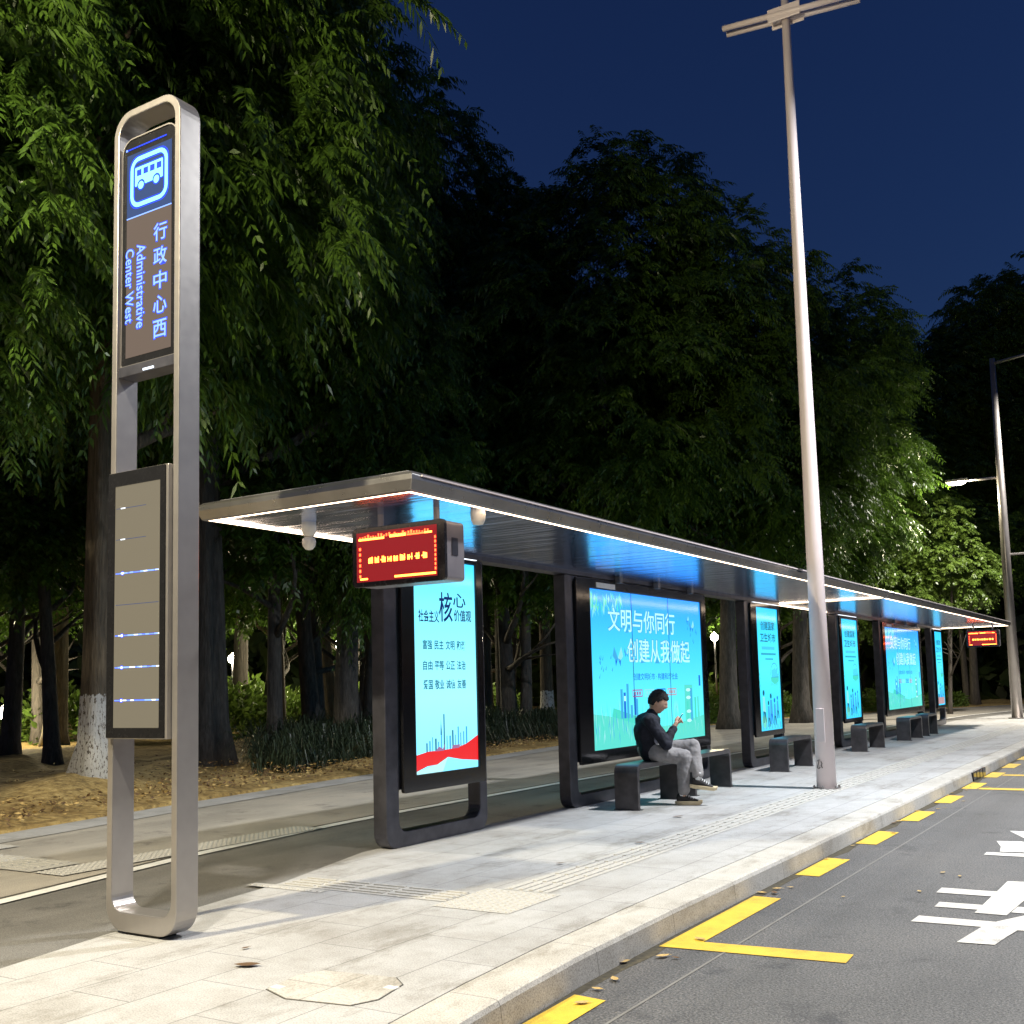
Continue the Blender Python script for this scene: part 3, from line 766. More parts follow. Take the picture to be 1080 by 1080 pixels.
# ------------------------------------------------------------------ the tall stop sign
X0, X1, Y0, Y1 = -5.285, -4.705, 4.06, 4.212
t = thing('bus_stop_sign', ((X0+X1)/2, (Y0+Y1)/2, 0), 'tall champagne metal bus stop sign, a rounded loop with a blue glowing name panel', 'bus stop sign')
mb = MB(); mb.ring(rounded(X0, .015, X1, 4.80, .1, 8, .14, .15), rounded(X0+.045, .12, X1-.045, 4.755, .1, 8, .085, .11), 'y', Y0, Y1)
mb.build('loop_frame', M['sign_metal'], t, 0.006)
mb = MB(); mb.box((X0+.15, Y0+.02, 0.0), (X1-.15, Y1-.02, .016)); mb.build('base_plate', M['joint'], t)  # dark plate under the loop, stands in for its shadow
# upper name panel
px0, px1, pz0, pz1 = -5.236, -4.754, 3.24, 4.63
mb = MB(); mb.prism(rounded(px0, pz0, px1, pz1, .1, 7, .01, .09), 'y', Y0+.03, Y1-.012); pn = mb.build('name_panel', M['sign_black'], t, 0.003)
mb = MB(); mb.ring(rounded(px0-.003, pz0-.002, px1+.003, pz1+.006, .1, 7, .01, .095), rounded(px0+.004, pz0+.004, px1-.004, pz1-.002, .1, 7, .01, .088), 'y', Y0+.024, Y0+.045); mb.build('rim', M['sign_metal'], pn)
M['sign_glass'] = emit('dim_taupe_glass', s2l((126, 108, 94)), 0.85)
M['sign_glow'] = emit('dim_blue_glow', s2l((62, 92, 150)), 0.75)
A = Art(lambda a, b, l: (a, Y0+.028-.0012*l, b))
gx0, gx1 = px0+.038, px1-.052
A.rect(gx0, 3.29, gx1, 4.14, M['sign_glass'], 0); A.rect(gx0, 4.14, gx1, 4.535, M['sign_glow'], 0)
A.rect(gx0, 4.137, gx1, 4.144, M['sign_blue'], 1)
A.rect(-5.21, 4.565, -4.85, 4.574, M['sign_blue2'], 1); A.disc(-5.20, 4.569, .008, .008, M['sign_blue'], 2, 8)
def icon(m1, m2, g):
    A.frame(-5.165-g, 4.195-g, -4.838+g, 4.505+g, .026+2*g, m1, 1+10*g, .075)
icon(M['sign_blue2'], None, .010); 
A.frame(-5.165, 4.195, -4.838, 4.505, .026, M['sign_cyan'], 2, .075)
bx0, bx1, bz0, bz1 = -5.125, -4.88, 4.325, 4.44
A.poly(rounded(bx0-.008, bz0-.006, bx1+.008, bz1+.008, .012), M['sign_blue2'], 1.5)
A.poly(rounded(bx0, bz0, bx1, bz1, .008), M['sign_cyan'], 2)
for k in range(4):
    a = bx0+.018+.058*k; A.rect(a, 4.385, a+.04, 4.423, M['sign_blue2'], 2.6)
for a in (bx0+.055, bx1-.055):
    A.disc(a, bz0, .034, .034, M['sign_blue2'], 2.6); A.disc(a, bz0-.002, .024, .024, M['sign_cyan'], 3.0)
for k, ch in enumerate('行政中心西'):
    zz = 3.945-.1455*k
    A.text(ch, -4.962, zz-.006, -4.836, zz+.111, M['sign_blue2'], 1, .035)
    A.text(ch, -4.956, zz, -4.842, zz+.105, M['sign_blue'], 2, .012)
A.text('Administrative', -5.108, 3.447, -5.022, 3.966, M['sign_blue2'], 1, .045, True); A.text('Administrative', -5.103, 3.453, -5.028, 3.96, M['sign_blue'], 2, .010, True)
A.text('Center West', -5.206, 3.494, -5.124, 3.955, M['sign_blue2'], 1, .045, True); A.text('Center West', -5.201, 3.50, -5.13, 3.95, M['sign_blue'], 2, .010, True)
A.build('lettering', pn)
mb = MB(); mb.box((px0-.004, Y0+.012, 3.175), (px1+.004, Y1-.02, 3.238)); lb = mb.build('lower_housing', M['frame_dark'], t, 0.004)
mb = MB(); mb.box((-5.02, Y0+.007, 3.185), (-4.93, Y0+.0125, 3.197)); mb.build('slot_light', M['led_white'], lb)
# lower route panel
rx0, rx1, rz0, rz1 = -5.262, -4.752, 1.075, 2.60
mb = MB(); mb.box((rx0, Y0-.028, rz0), (rx1, Y1-.012, rz1)); rp = mb.build('route_panel', M['sign_metal'], t, 0.004)
mb = MB(); mb.ring(rounded(rx0+.004, rz0+.006, rx1-.02, rz1-.004, .004, 2), rounded(rx0+.062, rz0+.062, rx1-.062, rz1-.085, .004, 2), 'y', Y0-.034, Y0-.027); mb.build('panel_border', M['sign_black'], rp)
M['route_glass'] = emit('dim_route_glass', s2l((138, 128, 106)), 0.95)
A = Art(lambda a, b, l: (a, Y0-.030-.0012*l, b))
ga, gb = rx0+.062, rx1-.062
A.rect(ga, rz0+.062, gb, rz1-.085, M['route_glass'], 0)
rr = random.Random(2)
for k, (zz, st) in enumerate(((2.385, 1), (2.205, 1), (2.01, 3), (1.83, 0), (1.655, 3), (1.475, 2), (1.29, 3))):
    A.rect(ga+.01, zz-.0015, gb-(.01 if st != 1 else .12), zz+.0015, M['sign_glow'] if st < 2 else M['sign_blue'], 1)
    if st >= 2:
        A.rect(ga+.01, zz-.004, gb-.02-.06*(st == 2), zz+.004, M['sign_blue2'], .8)
        for j in range(12):
            a = ga+.03+.33*rr.random(); A.rect(a, zz-.003, a+.03, zz+.004, M['sign_blue'] if j % 3 else M['led_white'], 1.4)
        A.disc(ga+.07, zz, .016, .013, M['sign_blue2'], 1.2, 10); A.disc(ga+.07, zz, .010, .008, M['led_white'], 1.6, 10)
    elif st == 1: A.rect(ga+.05, zz-.003, ga+.09, zz+.003, M['led_white'], 1.4)
A.build('route_display', rp)

# ------------------------------------------------------------------ white mast with a cross arm
t = thing('mast', (-3.81, 13.05, 0), 'tall white painted mast with a twin-bar cross arm at its top', 'mast')
mb = MB(); mb.smooth = True; mb.tube([(-3.81, 13.05, 0.0), (-3.81, 13.05, 3), (-3.81, 13.05, 6.5), (-3.81, 13.05, 10.6)], [.116, .096, .072, .046], 28); mb.build('pole', M['white_paint'], t)
for dy in (-.075, .075):
    mb = MB(); mb.smooth = True; mb.tube([(-4.62, 13.05+dy, 9.82), (-2.9, 13.05+dy, 9.66)], .038, 10); mb.build('cross_arm', M['white_paint'], t)
    mb = MB(); mb.box((-4.02, 13.05+dy*1.15-.012, 9.66), (-3.60, 13.05+dy*1.15+.012, 9.84)); mb.build('clamp', M['white_paint'], t, 0.01)
mb = MB(); mb.prism([(-3.81+.17*math.cos(R(a)), 13.05+.17*math.sin(R(a))) for a in range(0, 360, 15)], 'z', 0.0, .012); mb.build('base_collar', M['grey_pole'], t)
for a in range(30, 390, 60):
    mb = MB(); mb.lathe([(.014, 0), (.014, .028), (.008, .034)], (-3.81+.148*math.cos(R(a)), 13.05+.148*math.sin(R(a)), .011), 6); mb.build('anchor_bolt', M['grey_pole'], t)
mb = MB(); mb.box((-3.865, 12.932, .55), (-3.765, 12.945, .95)); mb.build('access_door', M['white_paint'], t, .004)
for k, st in enumerate(([(-.045, .33), (-.02, .35), (-.032, .30), (-.05, .25), (-.03, .24), (-.012, .26)], [(.0, .33), (.012, .30), (.0, .28), (.014, .25)])):
    mb = MB(); mb.tube([(-3.83+a, 13.05-.1155+.0022*abs(a)*100*.2, z) for a, z in st], .005, 5); mb.build('scribble', M['joint'], t)

# ------------------------------------------------------------------ street lamps (they light the place)
def street_lamp(x, y, sgn, label, top=(1.0, .94, .84), p_top=1500, p_low=380, low=True, reach=2.4, lowreach=1.75, sp=135):
    """sgn +1: the high arm reaches toward +x (the road)"""
    root = thing('street_lamp', (x, y, 0), label, 'street lamp', 'street lamps along the road')
    mb = MB(); mb.smooth = True
    mb.tube([(x, y, 0), (x, y, 5), (x, y, 10.55)], [.15, .125, .075], 20); mb.build('pole', M['grey_pole'], root)
    mb = MB(); mb.prism([(x+.24*math.cos(R(a)), y+.24*math.sin(R(a))) for a in range(0, 360, 20)], 'z', 0, .03); mb.build('base_plate', M['grey_pole'], root)
    def arm(z, L, dz, pw, tint, hw, sp, bowl=False):
        mb = MB(); mb.smooth = True; mb.tube([(x, y, z), (x+L*.85, y, z+dz), ], [.045, .035], 10); a = mb.build('arm', M['grey_pole'], root)
        hx = x+L; d = 1 if L > 0 else -1
        mb = MB(); mb.box((hx-.32, y-hw, z+dz-.02), (hx+.32, y+hw, z+dz+.06)); h = mb.build('lamp_head', M['grey_pole'], root, 0.02)
        mb = MB(); mb.smooth = True; mb.add([(hx+.27*math.cos(a)*q, y+(hw-.02)*math.sin(a)*q, z+dz-.021-dd) for q, dd in ((1, 0), (.9, .05), (.6, .085), (.15, .095)) for a in [6.2832*k/16 for k in range(16)]], [(16*i+k, 16*i+(k+1)%16, 16*i+16+(k+1)%16, 16*i+16+k) for i in range(3) for k in range(16)]+[tuple(range(48, 64))]); mb.build('lens', M['lamp_lens'], h)
        if bowl:                                    # open bowl: throws light sideways too
            li = bpy.data.lights.new('lamp', 'POINT'); li.shadow_soft_size = .12; li.energy = pw*4; li.color = tint
        else:
            li = bpy.data.lights.new('lamp', 'AREA'); li.shape = 'RECTANGLE'; li.size = .5; li.size_y = .22; li.energy = pw; li.color = tint; li.spread = R(sp)
        lo = bpy.data.objects.new('lamp', li); COL.objects.link(lo); lo.parent = root; lo.location = (hx-x, 0, z+dz-.24)
    arm(10.4, reach*sgn, .25, p_top, top, .14, sp)
    if low: arm(7.0, -lowreach*sgn, .02, p_low, (1.0, .88, .60), .12, 172, True)
    return root
street_lamp(-4.25, -.5, 1, 'grey street lamp beside the near end of the platform', p_top=900, p_low=980)
street_lamp(-4.39, 34.1, 1, 'grey street lamp past the far end of the shelter, its low lamp lit', p_top=1900, p_low=160, lowreach=1.2)
street_lamp(4.6, 13.0, -1, 'grey street lamp on the far side of the bus lane', top=(.93, .96, 1.0), p_top=2250, low=False, reach=3.6, sp=140)
lampb = MB(); lampb.tube([(-4.39, 34.1, 4.72), (-3.2, 34.1, 4.72)], .03, 8)
sl_far = [o for o in COL.objects if o.name == 'street_lamp.001'][0]
lampb.build('sign_bracket', M['grey_pole'], sl_far)

# globes on posts in the wood
def park_lamp(x, y, z, label, pw=60):
    pw *= 4.5
    root = thing('park_lamp', (x, y, -.1), label, 'park lamp', 'globe lamps in the wood')
    mb = MB(); mb.smooth = True; mb.tube([(x, y, -.1), (x, y, z-.14)], [.05, .04], 10); mb.build('post', M['grey_pole'], root)
    mb = MB(); mb.smooth = True; mb.lathe([(.05, -.15), (.12, -.11), (.16, -.02), (.155, .06), (.11, .13), (.03, .16)], (x, y, z), 16); mb.build('globe', M['globe'], root)
    mb = MB(); mb.smooth = True; mb.lathe([(.07, .155), (.05, .19), (.01, .21)], (x, y, z), 12); mb.build('cap', M['grey_pole'], root)
    li = bpy.data.lights.new('lamp', 'POINT'); li.energy = pw; li.color = (1.0, .88, .58); li.shadow_soft_size = .17
    lo = bpy.data.objects.new('lamp', li); COL.objects.link(lo); lo.parent = root; lo.location = (0, 0, z+.42)
park_lamp(-25.2, 16.3, .95, 'low lit globe lamp at the left edge of the wood', 110)
park_lamp(-27.0, 29.5, 2.62, 'lit globe lamp left of the pair near the leaning pale trunk', 160)
park_lamp(-24.0, 26.9, 2.39, 'lit globe lamp in the middle of three behind the dark trunks')
park_lamp(-21.7, 24.9, 2.66, 'lit globe lamp on a taller post right of the leaning pale trunk', 120)
park_lamp(-29.0, 27.5, 2.5, 'lit globe lamp beside the thick dark fluted trunk', 220)
park_lamp(-21.6, 33.7, 2.64, 'lit globe lamp seen between the two nearest light boxes', 120)
park_lamp(-16.5, 41.9, 3.05, 'lit globe lamp right of the wide blue poster', 120)

# ------------------------------------------------------------------ trees
def norm(a): return a/np.maximum(np.linalg.norm(a, axis=-1, keepdims=True), 1e-9)

def fronds(rng, P, D, L, K, leaf_l, leaf_w, droop=0.55):
    """compound leaves: P (n,3) start, D (n,3) dir, L (n,) length; K leaflet pairs -> quads"""
    n = len(P)
    t = np.linspace(0.12, 1.0, K)[None, :, None]
    P_, D_, L_ = P[:, None, :], D[:, None, :], L[:, None, None]
    dr = np.array([0, 0, -1.0])[None, None, :]
    C = P_+D_*L_*t+dr*L_*droop*t*t*(0.6+0.8*rng.random((n, 1, 1)))
    T = norm(D_+dr*2*droop*t)
    S = norm(np.cross(T, np.array([0, 0, 1.0])[None, None, :]+0.25*rng.normal(size=(n, 1, 3))))
    quads = []; szv = .7+.6*rng.random((n, 1, 1))
    prof = np.sin(np.pi*np.clip(0.18+0.74*t, 0, 1))
    for sg in (-1, 1):
        J = rng.normal(size=(n, K, 3))*0.16
        d = norm(S*sg*0.85+T*0.62+dr*0.42+J)
        l = leaf_l*(0.55+0.6*prof)*(0.75+0.5*rng.random((n, K, 1)))*szv
        Nn = norm(np.cross(d, T)+rng.normal(size=(n, K, 3))*0.3); wv = norm(np.cross(d, Nn))*leaf_w*(0.8+0.4*rng.random((n, K, 1)))
        a = C; b = C+d*l*0.45+wv; c = C+d*l+dr*l*0.12; e = C+d*l*0.45-wv
        quads.append(np.stack([a, b, c, e], axis=2).reshape(-1, 4, 3))
    e0, e1 = C[:, 0], C[:, -1]; md = C[:, K//2]; wv = norm(np.cross(e1-e0, rng.normal(size=(n, 3))))*.006
    quads.append(np.stack([e0-wv, e0+wv, md+wv, md-wv], 1)); quads.append(np.stack([md-wv, md+wv, e1+wv*.3, e1-wv*.3], 1))
    return np.concatenate(quads)

def crown_mesh(name, seed, lobes, n_spray, mat, flen=0.82, leaf_l=0.175, leaf_w=0.026, K=11, nf=6, inner=0.12):
    rng = np.random.default_rng(seed)
    vol = np.array([l[3]*l[3]+l[3]*l[4]*2 for l in lobes], float); vol /= vol.sum()
    out = []; Q = []
    for lb, fr in zip(lobes, vol):
        cx, cy, cz, rx, rz = lb
        m = max(20, int(n_spray*fr))
        u = norm(rng.normal(size=(m, 3)))
        # lumpy radius
        ph = rng.random(9)*6.28
        lump = 1+0.13*np.sin(3*np.arctan2(u[:, 1], u[:, 0])+ph[0])*np.cos(2.5*u[:, 2]+ph[1])+0.10*np.sin(5*np.arctan2(u[:, 1], u[:, 0])+ph[2]+4*u[:, 2])
        r = lump*np.where(rng.random(m) < inner, rng.uniform(0.35, 0.75, m), rng.uniform(0.78, 1.04, m))
        p = np.stack([cx+u[:, 0]*rx*r, cy+u[:, 1]*rx*r, cz+u[:, 2]*rz*r], 1)
        out.append((p, u))
    P = np.concatenate([o[0] for o in out]); U = np.concatenate([o[1] for o in out])
    # clumping: keep sprays where a coarse cell lottery allows, so gaps remain
    cell = np.floor(P/1.15).astype(int); h = (cell[:, 0]*73856093 ^ cell[:, 1]*19349663 ^ cell[:, 2]*83492791) % 1000/1000.0
    keep = h > 0.20; P, U = P[keep], U[keep]
    n = len(P)
    base = norm(U*np.array([1, 1, .5])+np.array([0, 0, .1]))
    for k in range(nf):
        az = rng.uniform(-1.5, 1.5, n); ca, sa = np.cos(az), np.sin(az)
        D = np.stack([base[:, 0]*ca-base[:, 1]*sa, base[:, 0]*sa+base[:, 1]*ca, base[:, 2]*0.4+rng.uniform(-.35, .5, n)], 1)
        Q.append(fronds(rng, P+rng.normal(size=(n, 3))*0.06, norm(D), flen*rng.uniform(.55, 1.35, n), K, leaf_l, leaf_w))
    Q = np.concatenate(Q); V = Q.reshape(-1, 3); F = np.arange(len(V)).reshape(-1, 4)
    return np_mesh(name, V, F, mat)

def trunk_geo(seed, h, r, limbs=6, spread=2.6, flute=0.08, lean=(0, 0), root_r=1.9, first=0.35, twin=False):
    rr = random.Random(seed); mb = MB(); mb.smooth = True
    def stem(x, y, r, h, lean, sd):
        pts = []; rad = []
        for k in range(13):
            t = k/12; z = -.15+t*h
            wob = .10*math.sin(3.1*t+sd)*t*h*.12
            pts.append((x+lean[0]*t*h+wob, y+lean[1]*t*h+.7*wob, z))
            rad.append(r*(1-.62*t)*(1+(root_r-1)*math.exp(-t*h/.32)))
        mb.tube(pts, rad, 18, True, flute, 5, sd)
        return pts, rad
    pts, rad = stem(0, 0, r, h, lean, seed)
    if twin: stem(r*2.1, r*.5, r*.75, h*.9, (lean[0]+.06, lean[1]), seed+5)
    for k in range(limbs):
        t = first+(1-first)*(k+.5)/limbs; i = min(11, int(t*12)); p = Vector(pts[i]); a = rr.uniform(0, 6.28)
        L = spread*rr.uniform(.7, 1.2)*(1.15-t*.5); q = [p]
        d = Vector((math.cos(a), math.sin(a), rr.uniform(.35, .9))).normalized()
        for s_ in range(5):
            d = (d+Vector((rr.uniform(-.28, .28), rr.uniform(-.28, .28), rr.uniform(-.12, .16)))).normalized(); q.append(q[-1]+d*L/5)
        r0 = rad[i]*.55
        mb.tube(q, [r0*(1-.16*j) for j in range(6)], 8, True, .04, 4, seed+k)
        for s_ in range(2):
            b = q[2+s_]; e = Vector((rr.uniform(-1, 1), rr.uniform(-1, 1), rr.uniform(-.2, .8))).normalized()
            mb.tube([b, b+e*L*.25, b+e*L*.45+Vector((0, 0, rr.uniform(-.1, .2)))], [r0*.4, r0*.28, r0*.12], 6)
    return mb
def trunk_mesh(name, mat, *a, **k):
    ob = trunk_geo(*a, **k).build(name, mat); me = ob.data; bpy.data.objects.remove(ob); return me

CR = {
 'broad': crown_mesh('broad_crown', 1, [(0, 0, 9.2, 4.4, 4.3), (1.8, -1.2, 7.2, 2.8, 2.4), (-2.2, 0.8, 7.4, 2.7, 2.5), (0.5, 1.8, 12.4, 2.6, 2.6)], 1750, M['leaf']),
 'tall': crown_mesh('tall_crown', 2, [(0, 0, 8.0, 3.5, 4.3), (0.7, 0.4, 12.4, 2.6, 3.2), (-.9, -.6, 10.8, 2.5, 2.6), (1.2, -1.4, 6.0, 2.4, 2.3)], 1600, M['leaf']),
 'lumpy': crown_mesh('lumpy_crown', 3, [(0, 0, 7.4, 3.4, 3.7), (1.6, .5, 10.0, 2.2, 2.5), (-1.5, .8, 10.8, 2.1, 2.4), (.2, -.8, 12.9, 1.9, 2.2), (-.6, -1.6, 5.8, 2.4, 2.0)], 1700, M['leaf'], 0.72, .18),
}
TR = {
 'washed': trunk_mesh('washed_trunk', M['bark_wash'], 3, 9.5, .30, 8, 4.2, .10, (.025, .015), 2.4, .42),
 'fluted': trunk_mesh('fluted_trunk', M['bark'], 8, 10.0, .36, 8, 3.6, .16, (-.01, 0), 1.5, .40),
 'plain': trunk_mesh('plain_trunk', M['bark'], 12, 9.5, .26, 7, 3.6, .06, (.03, -.02), 1.6, .38),
}
def tree(x, y, crown, trunk, sx, sz, rz, label, group='big leafy trees behind the path', tsx=None):
    root = thing('leafy_tree', (x, y, -.02), label, 'tree', group, rz)
    c = link_obj('crown', CR[crown], root); c.scale = (sx, sx, sz)
    s_ = tsx or 1.0
    tk = link_obj('trunk', TR[trunk], root); tk.scale = (s_, s_, sz); tk.rotation_euler = (0, 0, -rz)
    return root
tree(-12.15, 9.13, 'broad', 'washed', .82, 1.16, .4, 'nearest big tree with a whitewashed flaring trunk left of the stop sign', tsx=.66)
tree(-10.9, 4.5, 'broad', 'plain', .64, .82, 2.6, 'near tree at the left edge whose sprays hang bright green beside the stop sign')
tree(-14.6, 13.2, 'broad', 'fluted', .84, 1.22, 2.2, 'big tree on a thick dark fluted trunk right of the stop sign')
tree(-14.5, 16.8, 'tall', 'plain', .62, .90, 1.1, 'tall tree whose drooping sprays hang over the near corner of the canopy')
tree(-16.4, 24.6, 'lumpy', 'plain', .9, 1.06, 3.0, 'dark tree filling the dip of the skyline left of the highest dark peak')
tree(-12.8, 24.7, 'broad', 'plain', .94, 1.08, .2, 'dark tree with the highest rounded peak against the middle of the sky')
tree(-10.8, 28.2, 'broad', 'plain', .80, .92, 4.1, 'dark tree sloping down from the middle peak toward the white mast')
tree(-10.0, 32.0, 'broad', 'plain', .80, .88, 5.0, 'tree right of the white mast with greener lit sprays on its right edge')
tree(-18.6, 22.6, 'broad', 'fluted', .86, 1.16, 5.2, 'big tree standing behind the fluted trunk, mostly hidden')
tree(-22.0, 31.0, 'tall', 'plain', 1.1, 1.12, 2.0, 'dark tree further back left of the middle peak')
BACK = 'dark trees at the back of the wood'
for x, y, c, sx, sz, rz in ((-12.0, 40.0, 'broad', 1.0, .92, 1.0), (-18.0, 37.0, 'lumpy', 1.1, 1.12, 2.0), (-26.0, 25.0, 'broad', 1.1, 1.3, 3.0), (-30.0, 36.0, 'tall', 1.2, 1.2, 4.0), (-25.0, 15.0, 'broad', 1.1, 1.25, 5.0), (-16.0, 46.0, 'lumpy', 1.2, 1.1, 6.0)):
    tree(x, y, c, 'plain', sx, sz, rz, 'dark tree at the back of the wood, its crown lost among the others', BACK)
FAR = 'black tree crowns beyond the street lamp'
for x, y, c, sx, sz, rz in ((-14.5, 57.0, 'broad', 1.3, 1.40, .5), (-9.0, 60.0, 'lumpy', 1.3, 1.44, 1.5), (-3.5, 64.0, 'broad', 1.35, 1.54, 2.5), (1.5, 66.0, 'broad', 1.4, 1.62, 3.3), (-6.5, 72.0, 'tall', 1.5, 1.6, 4.0)):
    tree(x, y, c, 'plain', sx, sz, rz, 'black tree crown on the far right skyline beyond the street lamp', FAR)

# slim woodland stems seen under the crowns
ST = [trunk_mesh('slim_trunk', M['bark'], 21, 7.5, .15, 6, 2.6, .05, (.04, .02), 1.5, .30), trunk_mesh('slim_trunk', M['bark'], 22, 7.5, .17, 7, 3.0, .05, (-.06, .03), 1.5, .25, True), trunk_mesh('slim_trunk', M['bark'], 23, 7.5, .13, 7, 2.4, .04, (.10, -.04), 1.5, .22)]
PALE = trunk_mesh('pale_trunk', M['bark_pale'], 31, 7.5, .24, 6, 3.0, .05, (-.10, -.03), 1.4, .40)
WASH = trunk_mesh('washed_slim_trunk', M['bark_wash'], 33, 7.5, .20, 5, 2.6, .05, (-.01, .0), 1.6, .40, True)
SMALL = [crown_mesh('small_crown', 40+i, [(0, 0, 6.4, 2.3, 1.9), (.8, .3, 4.6, 1.3, 1.0)], 420, M['leaf'], .5, .15, .03, 7, 5) for i in range(2)]
def slim(x, y, me, cr, s, rz, label, group=None):
    root = thing('slim_tree', (x, y, -.03), label, 'tree', group, rz)
    link_obj('trunk', me, root).scale = (s, s, 1.0); link_obj('crown', cr, root).scale = (1.1, 1.1, 1.0)
    return root
WOOD = 'slim dark trees standing in the wood'
rr = random.Random(17)
spots = [(-15.3, 15.6), (-17.0, 18.6), (-18.0, 21.4), (-16.6, 20.0), (-21.5, 22.2), (-23.0, 23.0), (-15.5, 24.2), (-14.4, 22.8), (-16.6, 26.3), (-18.9, 28.6), (-20.4, 30.3),
         (-18.5, 13.0), (-21.0, 13.7), (-20.0, 12.2), (-23.4, 14.2), (-22.5, 12.6), (-26.0, 17.8), (-28.5, 19.0), (-29.0, 23.5), (-31.0, 28.0), (-26.5, 33.0), (-13.3, 31.0), (-14.8, 34.5), (-12.5, 36.8), (-9.8, 46.0), (-7.8, 48.5), (-24.5, 29.5), (-19.8, 17.6)]
for k, (x, y) in enumerate(spots):
    slim(x, y, ST[k % 3], SMALL[k % 2], rr.uniform(.8, 1.35), rr.uniform(0, 6.28), 'slim dark tree trunk standing in the unlit wood', WOOD)
slim(-19.3, 21.9, PALE, SMALL[0], 1.0, .5, 'leaning pale trunk lit yellow between the globe lamps')
slim(-24.2, 17.0, PALE, SMALL[1], 1.25, 2.5, 'thick pale trunk lit yellow at the left edge of the wood')
slim(-23.2, 23.4, PALE, SMALL[1], .55, 4.0, 'thin pale trunk lit yellow behind the forked dark trunk')
slim(-15.2, 26.0, WASH, SMALL[0], 1.0, .3, 'slim twin-stemmed tree with whitewashed feet between the two nearest light boxes')

# young tree under the far lamp, fresh green
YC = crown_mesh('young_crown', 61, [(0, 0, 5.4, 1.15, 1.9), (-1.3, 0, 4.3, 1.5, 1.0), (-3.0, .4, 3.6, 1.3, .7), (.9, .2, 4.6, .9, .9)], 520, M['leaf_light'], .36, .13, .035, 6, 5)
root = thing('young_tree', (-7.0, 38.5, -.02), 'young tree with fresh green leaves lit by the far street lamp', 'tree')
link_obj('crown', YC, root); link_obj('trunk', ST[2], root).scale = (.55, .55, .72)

# solid far wood closing the view (one mass)
rng = np.random.default_rng(9)
n = 26000
az = rng.uniform(R(-95), R(16), n); rad_ = rng.uniform(52, 74, n)
top = 9+3.5*np.sin(az*9)+2.0*np.sin(az*23+1); z = top*np.sqrt(rng.random(n))
top = np.where(az > R(-14), top*.8, top)
C = np.stack([np.sin(az)*rad_, np.cos(az)*rad_, z-.3], 1)
a = norm(rng.normal(size=(n, 3))); b = norm(np.cross(a, rng.normal(size=(n, 3)))); s_ = rng.uniform(.35, .8, (n, 1))
n2 = 22000; az2 = rng.uniform(R(-100), R(20), n2); r2 = rng.uniform(58, 66, n2)
C = np.concatenate([C, np.stack([np.sin(az2)*r2, np.cos(az2)*r2, rng.uniform(-.3, 7.5, n2)], 1)]); a = np.concatenate([a, norm(rng.normal(size=(n2, 3)))]); s_ = np.concatenate([s_, rng.uniform(.6, 1.1, (n2, 1))]); b = norm(np.cross(a, rng.normal(size=(len(a), 3))))
V = np.stack([C-a*s_, C+b*s_*.45, C+a*s_, C-b*s_*.45], 1).reshape(-1, 3)
fw = link_obj('far_wood', np_mesh('far_wood', V, np.arange(len(V)).reshape(-1, 4), M['leaf_dark'])); tag(fw, kind='stuff')

# verge: gently heaped soil
nx, ny = 46, 90
gx = np.linspace(0, 1, nx); gy = np.linspace(-6, 64, ny)
vy = np.array([p[1] for p in VERGE]); vx = np.array([p[0] for p in VERGE])
V = []; 
for yy in gy:
    xe = np.interp(yy, vy, vx)
    for t_ in gx:
        x = xe-t_*t_*58
        d = xe-x
        h = .02+.10*(1-math.exp(-d/1.2))*(1+.5*math.sin(x*1.3+yy*.7))+.05*math.sin(x*3.1+yy*2.3)*min(1, d)
        h += .22*math.exp(-((x+12.25)**2+(yy-9.05)**2)/1.3)
        V.append((x, yy, h if d > .01 else -.02))
F = [(j*nx+i, (j+1)*nx+i, (j+1)*nx+i+1, j*nx+i+1) for j in range(ny-1) for i in range(nx-1)]
vg = link_obj('soil_verge', np_mesh('soil_verge', V, F, M['soil'])); tag(vg, kind='structure')
for p in vg.data.polygons: p.use_smooth = True

# litter of dead leaves and twigs on the soil
rng = np.random.default_rng(21)
n = 8000
yy = rng.uniform(3, 22, n); d = rng.gamma(1.4, 1.1, n); xx = np.interp(yy, vy, vx)-d-.05
C = np.stack([xx, yy, .06+.10*(1-np.exp(-d/1.2))+rng.uniform(0, .06, n)], 1)
a = norm(rng.normal(size=(n, 3))*np.array([1, 1, .25])); b = norm(np.cross(a, rng.normal(size=(n, 3))*np.array([.4, .4, 1]))); l = rng.uniform(.012, .042, (n, 1))
V = np.stack([C-a*l, C+b*l*.4, C+a*l, C-b*l*.4], 1).reshape(-1, 3)
lit = link_obj('leaf_litter', np_mesh('leaf_litter', V, np.arange(len(V)).reshape(-1, 4), M['brown_leaf'])); tag(lit, kind='stuff')
lit.data.materials.append(M['dry_leaf']); lit.data.polygons.foreach_set('material_index', (rng.random(n) < .4).astype(np.int32))

